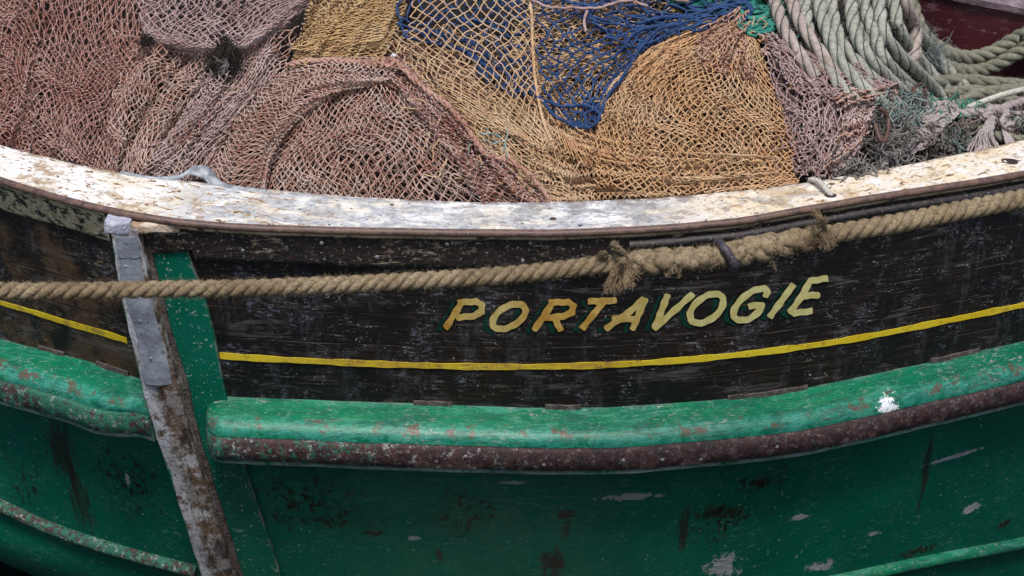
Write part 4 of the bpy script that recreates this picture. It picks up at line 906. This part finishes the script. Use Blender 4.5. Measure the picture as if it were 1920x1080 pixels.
def loose(par, mat, name, paths, r, lift=.03, braid=False, sides=6):
    parts = []
    for i_, pth in enumerate(paths):
        P = catmull([list(hp(p[0], p[1], p[2] if len(p) > 2 else lift)) for p in pth], 12*len(pth)); P = P+wob(P, r*.8, 45, i_)
        if braid: V, F, _, _ = laid(P, r*1.15, r*5, sides=5, step=r*.9); parts.append((V, F))
        else: parts.append((*tubes(P[None], r, sides),))
    V, F, Mi = merge(parts); return link(name, raw(name, V, F), mat, par)
loose(t, BLU, 'edge_twine', [[(1002, 170), (1030, 215), (1070, 240), (1105, 246), (1125, 225), (1140, 190), (1165, 155), (1185, 125), (1205, 90), (1240, 60)], [(1390, 45), (1408, 30), (1395, 10), (1360, 15), (1320, 38), (1270, 55), (1215, 60), (1180, 80), (1150, 120)], [(1408, 35, .05), (1402, 14, .05), (1375, 8, .05), (1340, 24, .05), (1290, 38, .05), (1240, 42, .05), (1190, 52, .05)], [(1000, 190), (1045, 205), (1085, 205), (1120, 212)], [(1100, 246, .04), (1096, 222, .04), (1115, 214, .045), (1126, 226, .04), (1110, 244, .04)]], .0046, .045, True)
loose(t, MAU, 'lashing_cord', [[(985, 0), (1000, 12), (1030, 22), (1080, 26), (1130, 22), (1180, 10), (1230, 4), (1290, 12)], [(1100, 30), (1095, 50), (1100, 70)], [(1185, 0), (1195, 15), (1215, 22)]], .0038, .06, True)
# green net
t = netthing(1340, 0, 'tangled sea-green net at the very top of the heap beside the pale ropes')
net('net_body', [[(1190, -90), (1300, -90), (1420, -90), (1560, -90)], [(1230, -20), (1310, -25), (1400, -20), (1500, -30)], [(1260, 10), (1330, 15), (1420, 35), (1520, 40)], [(1300, 30), (1360, 30), (1430, 70), (1500, 80)]], 20, 18, .0030, (GRN, GRN), t, ((0, 0, 1.), (.008, .6, 1.), (-.01, -.6, 1.)), (.010, 3, 2), -.004, jit=.5, sag=1.2, seed=25, warp=2.)
gp = []
for i in range(14):
    cx, cy = rng.uniform(1405, 1440), rng.uniform(5, 62); a = rng.uniform(-.4, .9); s_ = rng.uniform(9, 22)
    gp.append([(cx+s_*math.cos(q+a)*1.2, cy+s_*.5*math.sin(q)*(1 if i % 2 else 1.3)) for q in np.linspace(0, rng.uniform(3, 5.5), 6)])
loose(t, GRN, 'twine_loops', gp, .0042, .04)
# pink net at the right
t = netthing(1560, 230, 'loose pale pink net slumped over the rope coil at the right end of the heap')
net('net_body', [[(1410, 62), (1455, 68), (1510, 100), (1590, 118), (1680, 140)], [(1440, 130), (1500, 140), (1560, 155), (1620, 165), (1690, 178)], [(1465, 210), (1520, 210), (1565, 205), (1605, 200), (1645, 205)], [(1480, 280), (1530, 280), (1570, 270), (1600, 255), (1628, 240)], [(1492, 352), (1530, 348), (1570, 332), (1600, 300), (1620, 265)]], 13, 17, .0025, (MAU, MAUK), t, ((0, 0, 1.), (-.012, .5, 1.1), (-.022, -.5, 1.1), (-.03, .9, 1.)), (.008, 2, 1), .03, jit=.3, sag=.6, seed=26, warp=1.6)
net('net_fold', [[(1420, 70), (1450, 110), (1475, 170)], [(1450, 68), (1490, 120), (1510, 190)]], 14, 4, .0026, (MAU, MAUK), t, L2, (.005, 1, 2), .045, jit=.3, seed=27, warp=1.)
net('net_fold', [[(1560, 190), (1610, 175), (1690, 165)], [(1570, 215), (1620, 200), (1680, 190)]], 12, 4, .0028, (PNK, PNKK), t, L3, (.008, 1, 2), .05, jit=.5, sag=.9, seed=28, warp=2.)
net('net_fold', [[(1590, 200), (1620, 215), (1635, 240)], [(1570, 260), (1600, 270), (1625, 262)], [(1540, 330), (1570, 325), (1600, 300)]], 7, 10, .0026, (PNK, PNKK), t, L3, (.008, 1, 2), .04, jit=.5, sag=.9, seed=29, warp=2.)

def strays(par_label, boxes, mat, n, seed):
    par = next(o_ for o_ in bpy.data.objects if o_.get('label') == par_label); g_ = np.random.default_rng(seed); Cs = []
    for i_ in range(n):
        x0, x1, y0, y1 = boxes[i_ % len(boxes)]; p = hp(g_.uniform(x0, x1), g_.uniform(y0, y1), .02+g_.uniform(0, .02)); pts_ = [p]; d_ = g_.normal(0, 1, 3)*np.array([1, .5, .5])
        for k_ in range(4): d_ = d_*.75+g_.normal(0, .5, 3); d_[2] -= .12; p = p+d_/np.linalg.norm(d_)*g_.uniform(.008, .02); pts_.append(p)
        Cs.append(catmull(pts_, 16)[None])
    V_, F_ = tubes(np.concatenate(Cs), .0018, 4); me_ = raw('strays', V_, F_); body = [c_ for c_ in bpy.data.objects if c_.parent == par and c_.name.startswith('net_body')][0].data
    n0 = len(body.polygons); bm_ = bmesh.new(); bm_.from_mesh(body); bm_.from_mesh(me_); bm_.faces.ensure_lookup_table()
    for f_ in bm_.faces[n0:]: f_.material_index = len(body.materials)
    bm_.to_mesh(body); bm_.free(); body.materials.append(mat); body.polygons.foreach_set('use_smooth', [True]*len(body.polygons))
strays('deep red-brown net falling over the rail at the left edge of the heap', [(0, 220, 20, 290)], RED, 40, 1)
strays('dusty mauve-red net fanning down to the rail left of the curled lead flap', [(220, 480, 110, 320), (380, 440, 150, 200)], MAU, 45, 2)
strays('rounded mound of pinkish red net edged by a thick corded selvage', [(540, 900, 150, 340), (690, 760, 118, 150)], PNK, 45, 3)
strays('tan net in open diamonds running down between the corded mound and the blue net', [(760, 1080, 120, 350)], OCH, 50, 4)
strays('tan net in open diamonds running down between the corded mound and the blue net', [(880, 960, 240, 300)], TEA0, 9, 5)
strays('large orange-tan mound of net right of the blue net', [(1150, 1480, 90, 350), (1380, 1440, 40, 110)], TAN, 55, 6)
strays('loose pale pink net slumped over the rope coil at the right end of the heap', [(1440, 1640, 100, 320)], MAU, 50, 7)
strays('greyish mauve net folded into a sagging pouch with black weed on its lip', [(260, 300, 60, 100), (350, 560, 20, 100)], PNK, 26, 8)
# black weed on the pouch lip
WEED = mat_flat('black_dried_weed', (.010, .008, .007), (.035, .028, .022), 60, .9)
def tuft(name, cen, n, L, r, mat, parent=None, spread=.02, down=.8, seed=3, sq=(1, 1, 1)):
    g = np.random.default_rng(seed); nc = max(5, n//28); k_ = g.integers(0, nc, n); cb = g.normal(0, spread, (nc, 3))*np.array(sq); b = np.array(cen)+cb[k_]+g.normal(0, spread*.35, (n, 3))
    cd_ = g.normal(0, .7, (nc, 3)); cd_[:, 2] -= down; cd_[:, 1] -= .3; d = cd_[k_]+g.normal(0, .35, (n, 3))
    d /= np.linalg.norm(d, axis=1, keepdims=True); l = L*g.uniform(.3, 1.3, (n, 1)); c1 = g.normal(0, .35, (n, 3))*l; c2 = g.normal(0, .5, (n, 3))*l
    t_ = np.linspace(0, 1, 6)[None, :, None]; C = b[:, None]+d[:, None]*l[:, None]*t_+c1[:, None]*t_*(1-t_)*2+c2[:, None]*t_**2*.6
    V, F = tubes(C, np.tile(np.linspace(r, r*.4, 6), (n, 1)), 4); return link(name, raw(name, V, F), mat, parent)
wd_ = thing('seaweed_tuft', hp(425, 112, .09), 'black dried weed tuft snagged on the lip of the mauve net pouch', 'seaweed')
tuft('weed_strands', hp(425, 103, .10), 420, .050, .0010, WEED, wd_, .011, 1.1, 3, (1.2, 1, .8))
tuft('weed_strands', hp(418, 130, .05), 160, .045, .0009, WEED, wd_, .013, .6, 4)
tuft('grey_fibres', hp(428, 128, .07), 40, .035, .0009, mat_flat('grey_fibre', (.4, .38, .36)), wd_, .006, .4, 5)
o = tuft('seaweed_tuft', hp(278, 82, .06), 130, .03, .0010, WEED, None, .009, .8, 6); tag(o, 'small dark weed clump at the left corner of the mauve net pouch', 'seaweed')

# ------------------------------------------------------------------ big pale ropes
ROPE = mat_rope('grey_green_hawser_fibre', (.33, .325, .275), (.43, .415, .36), (.14, .155, .13)); ROPK = mat_rope('pale_pink_hawser_fibre', (.38, .31, .27), (.43, .36, .32), (.22, .18, .155))
ROPD = mat_rope('olive_grey_rope_fibre', (.20, .195, .145), (.26, .25, .19), (.09, .09, .065)); THR = mat_flat('dark_green_marker_yarn', (.01, .035, .03), (.02, .06, .05), 60)
def hawser(name, path, R, mat, parent, pitch=10., seed=1, thread=True, fz=700, lift=None, phase=0.):
    P = catmull([list(hp(p[0], p[1], (p[2] if len(p) > 2 else (lift or R)))) for p in path], 20*len(path)); P = P+wob(P, .003, 12, seed)
    V, F, C, th = laid(P, R, R*pitch, sides=12, thread=thread, phase=phase, tw=.42)
    fz_ = fuzz(resample(P, .01), R, fz, .010, .00045, seed=seed); V, F, _ = merge([(V, F), fz_]); o = link(name, raw(name, V, F), mat, parent)
    if thread:
        th = th+np.random.default_rng(seed).normal(0, .0004, th.shape); V, F = tubes(th[:3], .0012, 4); link('marker_yarn', raw('marker_yarn', V, F), THR, o)
    return o
t = thing('rope_coil', hp(1620, 120), 'thick grey-green coil of laid rope hanging in many parallel turns behind the pink net', 'rope')
R0 = .0190
turns = []
a_ = np.array([(1500, -60), (1508, 20), (1526, 90), (1560, 145), (1625, 205), (1700, 240)], float); b_ = np.array([(1696, -60), (1700, 10), (1716, 62), (1748, 110), (1800, 158), (1860, 196)], float)
for i in range(8):
    f_ = i/7; q_ = a_*(1-f_)+b_*f_; l_ = [.065, .06, .06, .055, -.02+.04, -.07] if i % 2 else [.025, .025, .022, .022, .0, -.07]
    turns.append([(x_+rng.uniform(-5, 5), y_, h_) for (x_, y_), h_ in zip(q_, l_)])
turns += [[(1556, -60, -.01), (1562, 40, -.01), (1590, 110, -.01), (1640, 170, -.01), (1700, 220, -.02)], [(1616, -60, -.01), (1622, 40, -.01), (1650, 110, -.01), (1700, 165, -.01), (1750, 205, -.02)]]
for i, p in enumerate(turns): hawser('rope_turn', p, R0, ROPE, t, seed=i+1, phase=i*1.3)
t = thing('doubled_rope', hp(1480, 60), 'two pale pinkish rope lengths lying side by side left of the grey coil', 'rope')
for i, p in enumerate([[(1438, -60, .05), (1452, 10, .05), (1470, 60, .05), (1500, 110, .045), (1530, 150, .02)], [(1468, -60, .05), (1482, 10, .05), (1502, 60, .05), (1536, 108, .045), (1570, 150, .02)]]): hawser('rope_length', p, .0185, ROPK, t, pitch=10, seed=20+i, phase=i)
o = hawser('loose_rope', [(1675, -40, .07), (1694, 20, .08), (1712, 60, .08), (1714, 105, .07), (1704, 140, .05)], .021, ROPK, None, seed=31); tag(o, 'single mauve-grey rope bight curling down at the right of the grey coil', 'rope')
t = thing('draped_rope', hp(1820, 110, .1), 'olive grey rope looping twice across the maroon inner bulwark', 'rope')
def wallrope(pts, R, seed):
    P = catmull([list(on_wall(a, b, c_)) for a, b, c_ in pts], 100); V, F, C, _ = laid(P, R, R*4.6, sides=10); V2 = fuzz(resample(P, .01), R, 300, .012, .0005, seed=seed); V, F, _ = merge([(V, F), V2]); return link('rope_length', raw('rope_length', V, F), ROPD, t)
wallrope([(1700, -40, .15), (1716, 30, .2), (1738, 72, .22), (1775, 98, .2), (1815, 108, .15), (1860, 98, .1), (1905, 72, .07), (1960, 45, .06), (2050, 15, .06)], .0235, 40)
wallrope([(1712, 60, .25), (1735, 98, .25), (1770, 122, .22), (1815, 134, .18), (1860, 125, .12), (1910, 98, .09), (1960, 72, .08), (2050, 40, .08)], .0235, 41)
tuft('frayed_yarn', on_wall(1725, 95, .3), 420, .07, .0012, mat_flat('teal_grey_fray', (.22, .26, .24), (.10, .12, .11)), t, .022, .7, 8)
for i, (p, lab) in enumerate([([(1740, 158, .02), (1790, 153, .03), (1850, 158, .03), (1920, 163, .03), (2020, 168, .03)], 'olive rope lying straight along the foot of the maroon bulwark'),
                              ([(1790, 205, .02), (1830, 182, .02), (1880, 172, .02), (1960, 170, .02), (2030, 172, .02)], 'dull rope on the deck in front of the straight olive one'), ([(1770, 180, .0), (1800, 172, .0), (1840, 170, .0), (1900, 190, .0), (1990, 205, .0)], 'dark rope half hidden between the deck ropes at the right')]):
    o = hawser('deck_rope', p, .019, ROPD, None, seed=50+i, thread=False); tag(o, lab, 'rope', 'ropes on the deck')

# ------------------------------------------------------------------ frayed tackle by the rail at the right
GRY = mat_rope('grey_mauve_yarn', (.36, .30, .29), (.44, .39, .38), (.17, .14, .13)); TEA = mat_rope('teal_grey_yarn', (.26, .30, .29), (.17, .24, .22), (.08, .12, .11)); WHI = mat_rope('off_white_cord', (.55, .52, .46), (.60, .57, .50), (.3, .28, .24))
def rp(px, py, l=0.):
    l = l+.02
    P = bisect(px, py, lambda x, y, z: -(z-.03-.16*(y-inner_y(x)))); d = CAM-P; return P+d/np.linalg.norm(d)*l
rp0 = rp
def rp(px, py, l=0.): return rp0(px, py, l+.045)
t = thing('frayed_net_bundle', rp(1730, 250), 'frayed grey-mauve netting bundle lashed with green twine, slanting up from the rail', 'net')
g = np.random.default_rng(5); parts = []
for i in range(64):
    a = g.uniform(-1, 1); w0 = g.normal(0, .4)
    pts = [(1655+a*16-6, 306-a*8, .0), (1690+a*20, 272+a*14+g.normal(0, 4), .02+.03*(1-abs(a))), (1725+a*18, 245+a*20+g.normal(0, 4), .03+.03*(1-abs(a))), (1762+a*14, 215+a*18+g.normal(0, 3), .03+.03*(1-abs(a))), (1795+a*8, 198+a*12, .04)]
    P = catmull([list(rp(*p)) for p in pts], 26); parts.append((P+wob(P, .004, 50, i))[None])
V, F = tubes(np.concatenate(parts), .0026, 5); VF1 = (V, F)
parts = []
for i in range(22):
    f = g.uniform(.05, .95); a0 = g.uniform(-1, 0); a1 = a0+g.uniform(.4, 1.2); cx = 1655+f*140; cy = 302-f*104
    P = catmull([list(rp(cx+a*14+g.normal(0, 4), cy+a*17, .05+.025*(1-abs(a)))) for a in np.linspace(a0, min(a1, 1), 4)], 12); parts.append(P[None])
V, F = tubes(np.concatenate(parts), .0024, 5); V, F, _ = merge([VF1, (V, F)]); link('net_strands', raw('net_strands', V, F), GRY, t)
def tangle(name, boxes, n, r, mat, par, seed, L=.05, curl=.03, lift=.03, sides=5, fn=rp):
    g = np.random.default_rng(seed); Cs = []
    for i in range(n):
        x0, x1, y0, y1 = boxes[i % len(boxes)]; p = fn(g.uniform(x0, x1), g.uniform(y0, y1), g.uniform(0, lift*2)); pts = [p]; d = g.normal(0, 1, 3)
        for k_ in range(5): d = d*.5+g.normal(0, 1, 3); p = p+d/np.linalg.norm(d)*L/4*g.uniform(.6, 1.3); pts.append(p)
        Cs.append(catmull(pts, 20)[None])
    V, F = tubes(np.concatenate(Cs), r, sides); return link(name, raw(name, V, F), mat, par)
GT = mat_rope('bright_green_lashing', (.05, .25, .17), (.10, .32, .24), (.02, .08, .06))
tangle('green_lashing', [(1790, 1830, 190, 212), (1735, 1790, 200, 225)], 16, .0018, GT, t, 6, .08)
gp = []
for i in range(8): gp.append(np.array([rp(1796+i*4.6+5*math.cos(q)+2*math.sin(i*3+q*2), 204+17*math.sin(q), .03+.03*math.cos(q)) for q in np.linspace(-1.6, 1.6, 12)])[None])
V, F = tubes(np.concatenate(gp), .0017, 5); link('lashing_turns', raw('lashing_turns', V, F), GT, t)
t = thing('knotted_rope_tails', rp(1860, 230), 'grey knotted rope with unlaid tassel ends resting on the rail at the far right', 'rope')
def ropel(name, pts, R, mat, par, pitch=4.8, fn=rp, **kw):
    P = catmull([list(fn(*p)) for p in pts], 18*len(pts)); V, F, C, _ = laid(P, R, R*pitch, sides=8, **kw); V2 = fuzz(resample(P, .008), R, int(arclen(P)[-1]*700), .010, .0005, seed=3)
    V, F, _ = merge([(V, F), V2]); return link(name, raw(name, V, F), mat, par)
ropel('rope_length', [(1795, 215, .03), (1830, 212, .05), (1870, 208, .06), (1905, 196, .05), (1960, 185, .04)], .016, GRY, t, lump=.2)
ropel('rope_length', [(1880, 250, .02), (1900, 225, .05), (1930, 215, .06), (1965, 235, .04)], .018, GRY, t, lump=.3)
ropel('rope_length', [(1845, 225, .05), (1862, 205, .07), (1885, 212, .07), (1875, 235, .06), (1850, 238, .05)], .014, GRY, t, lump=.3)
ropel('rope_length', [(1800, 240, .01), (1850, 250, .01), (1900, 262, .02), (1960, 268, .02)], .018, ROPD, t)
ropel('rope_length', [(1895, 215, .05), (1925, 240, .06), (1950, 225, .05)], .015, TEA, t)
parts = []
for i in range(46):
    a = g.uniform(-1, 1); b = g.uniform(-1, 1)
    P = catmull([list(rp(*p)) for p in [(1862+a*3, 218, .07), (1855+a*8, 235+b*2, .08), (1846+a*16, 255, .06+.02*b), (1846+a*26, 272+b*6, .03), (1844+a*30, 284+b*8, .015)]], 22); parts.append((P+wob(P, .003, 70, i))[None])
for i in range(22):
    a = g.uniform(-1, 1); P = catmull([list(rp(*p)) for p in [(1868, 220, .07), (1882+a*4, 240, .07), (1892+a*8, 262, .04), (1898+a*10, 278+a*4, .02)]], 18); parts.append(np.pad(P, ((0, 4), (0, 0)), 'edge')[None]+np.linspace(0, 1e-4, 22)[None, :, None])
V, F = tubes(np.concatenate(parts), .0028, 5); link('tassel', raw('tassel', V, F), GRY, t)
o = ropel('thin_cord', [(1815, 202, .06), (1845, 190, .07), (1880, 178, .07), (1920, 168, .07), (1990, 155, .07)], .009, WHI, None, pitch=3); tag(o, 'thin off-white braided cord running out of frame above the knotted rope', 'cord')
rp = rp0
o = tangle('yarn_tangle', [(1650, 1705, 205, 240), (1690, 1725, 198, 215)], 150, .0022, TEA, None, 9, .07, lift=.035, fn=hp); tag(o, 'tangled teal-grey yarn behind the two rusty hooks', 'yarn')
o = tangle('yarn_tangle', [(1765, 1815, 262, 282)], 120, .0014, TEA, None, 10, .06, fn=rp); tag(o, 'small blue-green frayed yarn drooping to the rail under the lashed bundle', 'yarn')
o = tangle('yarn_tangle', [(1640, 1700, 250, 315), (1650, 1690, 225, 260), (1560, 1640, 326, 338)], 380, .0022, mat_rope('dark_grey_yarn', (.19, .17, .155), (.27, .25, .23), (.07, .065, .06)), None, 11, .08, lift=.012, fn=hp); tag(o, 'dark grey yarn and dirt gathered along the rail under the pink net', 'yarn')
o = tangle('yarn_tangle', [(1690, 1790, 260, 300), (1780, 1900, 240, 275)], 420, .0028, mat_rope('brown_grey_yarn', (.16, .13, .11), (.22, .18, .16), (.05, .04, .035)), None, 12, .09, lift=.005, fn=rp); tag(o, 'brown-grey mat of old yarn in the shade under the frayed bundle', 'yarn')
ropel('rope_length', [(1668, 232, .03), (1690, 222, .05), (1715, 232, .05), (1728, 250, .03), (1710, 268, .01)], .011, TEA, t, fn=hp, lump=.3)
ropel('rope_length', [(1645, 318, .0), (1668, 296, .02), (1692, 290, .03), (1716, 268, .03)], .012, GRY, t, fn=hp, lump=.25)
# rusty hooks
RUS = mat_iron('rusty_hook_iron', (.035, .017, .012), (.09, .042, .028), .1)
rq = lambda a, b, l=0.: hp(a, b, l)
def hook(pts, r, label, name='rusty_hook', dl=.05):
    P = catmull([list(hp(p[0], p[1], p[2]+dl)) for p in pts], 50); V, F = tubes(P[None], r, 10); o = link(name, raw(name, V, F), RUS); return tag(o, label, 'hook', 'rusty iron hooks')
hook([(1712, 214, .03), (1709, 200, .05), (1713, 188, .06), (1724, 184, .065), (1731, 190, .06), (1732, 204, .05), (1730, 220, .03)], .0058, 'rusty bent iron loop standing up just below the rope coil', dl=.10)
hook([(1641, 260, .03), (1640, 246, .03), (1646, 272, .04), (1654, 282, .05), (1662, 268, .06), (1663, 245, .065), (1656, 228, .065), (1646, 220, .05)], .0062, 'rusty curved iron hook beside the right edge of the pink net')
# cord through the cap hole
o = ropel('short_cord', [(1518, 338, .0), (1526, 337, .012), (1538, 342, .016), (1548, 353, .014), (1556, 364, .004), (1560, 370, -.01)], .0072, WHI, None, pitch=4, fn=lambda a, b, l: on_cap(a, b, l)); tag(o, 'short pale cord threaded down through a hole in the white rail cap', 'cord')
# white float scrap and paper scraps
FO = mat_flat('grey_white_plastic', (.5, .5, .52), (.4, .4, .42), 20, .4)
def pebble(name, c, r, mat, sq=(1, 1, 1)):
    bm = bmesh.new(); bmesh.ops.create_icosphere(bm, subdivisions=3, radius=r)
    for v in bm.verts: v.co = Vector((v.co.x*sq[0], v.co.y*sq[1], v.co.z*sq[2]))*(1+.08*math.sin(v.co.x/r*3+v.co.z/r*2))
    me = bpy.data.meshes.new(name); bm.to_mesh(me); bm.free(); o = link(name, me, mat); o.location = c; return o
tag(pebble('broken_shell', hp(738, 113, .05), .0085, FO, (1, .8, .7)), 'small pale grey shell lodged in the ochre net beside the cord knot', 'shell')
def scrap(px, py, r, seed, label):
    g = np.random.default_rng(seed); n = 8; A, B = np.meshgrid(np.linspace(-1, 1, n), np.linspace(-1, 1, n)); c = rp(px, py, .06)
    P = c+np.stack([A*r, B*r*.3+g.normal(0, r*.15, A.shape), B*r*.6+g.normal(0, r*.22, A.shape)], -1); o = slab('plastic_scrap', P, np.stack([A, B], -1), mat_flat('lilac_scrap', (.45, .45, .6), (.6, .6, .7)), None, .001); tag(o, label, 'scrap')
scrap(1610, 274, .018, 1, 'torn scrap of pale lilac plastic below the pink net'); scrap(1634, 285, .010, 2, 'tiny white plastic shred beside the curved hook')

# ------------------------------------------------------------------ mooring rope across the front
MR = mat_rope('tan_manila_fibre', (.22, .16, .095), (.31, .24, .15), (.08, .055, .03), 350)
MRD = mat_rope('brown_frayed_manila', (.29, .215, .13), (.22, .16, .095), (.09, .06, .035), 350)
def free(px, py, dist): d = rays(px, py); return CAM+d*(dist/np.dot(d, FW))
pts = [(-420, 530), (-150, 542), (0, 545), (150, 545), (300, 542), (450, 540), (600, 535), (750, 528), (900, 519), (1020, 509), (1120, 497), (1200, 492), (1290, 487), (1360, 478), (1440, 462), (1540, 442), (1600, 432), (1700, 415), (1800, 395), (1920, 372), (2100, 338), (2400, 275)]
dist = interp([(-420, 2.9), (0, 3.25), (900, 3.45), (1350, 3.60), (1920, 3.72), (2400, 3.9)])
P = catmull([list(free(a, b, float(dist(a)))) for a, b in pts], 500)
t = thing('mooring_rope', free(-420, 530, 2.9), 'long tan mooring rope with a fuzzy splice slung across the front of the bow', 'rope')
xq = np.interp(np.linspace(0, 1, 60), np.linspace(0, 1, len(pts)), [p[0] for p in pts]); rv = np.interp(xq, [0, 900, 1100, 1560, 1920], [.86, .90, .95, 1.12, 1.18])
def part_path(x0, x1): 
    i = np.argsort(np.abs(np.interp(np.linspace(0, len(pts)-1, 500), range(len(pts)), [p[0] for p in pts])-x0))[0]; j = np.argsort(np.abs(np.interp(np.linspace(0, len(pts)-1, 500), range(len(pts)), [p[0] for p in pts])-x1))[0]; return P[i:j]
RM = .0208
V, F, C, _ = laid(P, RM, .082, sides=12, rv=rv, step=.006, hand=-1, lump=.0)
V2 = fuzz(resample(P, .006), RM, 9000, .008, .00038, seed=3, along=.9); V, F, _ = merge([(V, F), V2]); link('laid_rope', raw('laid_rope', V, F), MR, t)
Ps = part_path(1175, 1545); V, F, C, _ = laid(Ps, .0285, .13, sides=11, step=.006, hand=1, lump=.16, rv=[.7, 1, 1.05, .85, .95, 1.1, 1., .8]); Va, Fa, C2, _ = laid(Ps, .0255, .10, sides=11, step=.006, hand=-1, lump=.2, phase=1., rv=[.8, 1, 1, .85, 1, 1.1, 1., .8])
V2 = fuzz(resample(Ps, .004), .0275, 1500, .010, .0005, seed=5); V, F, _ = merge([(V, F), (Va, Fa), V2]); link('splice', raw('splice', V, F), MR, t)
def fray(px, py, dd, n, L, down, seed, sp=.012):
    g = np.random.default_rng(seed); c = free(px, py, float(dist(px))-.028); nc = max(4, n//45)
    cd_ = g.normal(0, .42, (nc, 3)); cd_[:, 2] -= down; cd_[:, 1] -= .25; cb = g.normal(0, sp, (nc, 3))*np.array([.9, .4, 1.]); cl = L*g.uniform(.55, 1.15, (nc, 1)); cc = g.normal(0, .45, (nc, 3))*L; k_ = g.integers(0, nc, n)
    d0 = cd_[k_]+g.normal(0, .13, (n, 3)); d0 /= np.linalg.norm(d0, axis=1, keepdims=True); l = cl[k_]*g.uniform(.75, 1.05, (n, 1))
    b = c+cb[k_]+g.normal(0, .0028, (n, 3)); t_ = np.linspace(0, 1, 8)[None, :, None]
    cu = cc[k_]+g.normal(0, .16, (n, 3))*l; ph = g.uniform(0, 6, (n, 1, 1)); C = b[:, None]+d0[:, None]*l[:, None]*t_+cu[:, None]*t_**2+.0016*np.sin(t_*19+ph)*np.array([1, .3, .5])
    V, F = tubes(C, np.tile(np.linspace(.0014, .0008, 8), (n, 1)), 4); link('frayed_end', raw('frayed_end', V, F), MR if down < 0 or n < 100 else MRD, t)
fray(1168, 492, 0, 900, .038, 1.3, 7, .011); fray(1165, 486, 0, 200, .02, -1.2, 8, .010); fray(1540, 432, 0, 420, .022, -1.2, 9, .009); fray(1548, 440, 0, 260, .024, 1.0, 10, .009); fray(1132, 482, 0, 90, .012, -.8, 11, .006)
fray(1262, 505, 0, 40, .02, .8, 12, .01); fray(1452, 478, 0, 40, .02, .6, 13, .008)
# dark iron ring clenched round the splice
PUR = mat_iron('dark_purplish_ring_iron', (.022, .016, .022), (.055, .040, .052), .35)
c = free(1362, 479, float(dist(1362))); ax = free(1380, 475, float(dist(1380)))-c; ax /= np.linalg.norm(ax)
e1 = np.cross(ax, [0, 0, 1]); e1 /= np.linalg.norm(e1); e2 = np.cross(ax, e1); th = np.linspace(0, 2*math.pi, 41); tilt = .35
ring = c+(e1*np.cos(th)[:, None]+e2*np.sin(th)[:, None])*.0300+ax*(np.sin(th)*tilt*.034)[:, None]
rr = .0110+.0015*np.sin(th*2+1)+.0012*np.sin(th*5)
V, F = tubes(ring[None], rr[None], 10); o = link('iron_ring', raw('iron_ring', V, F), PUR); tag(o, 'dark purplish iron ring clenched round the middle of the rope splice', 'ring')
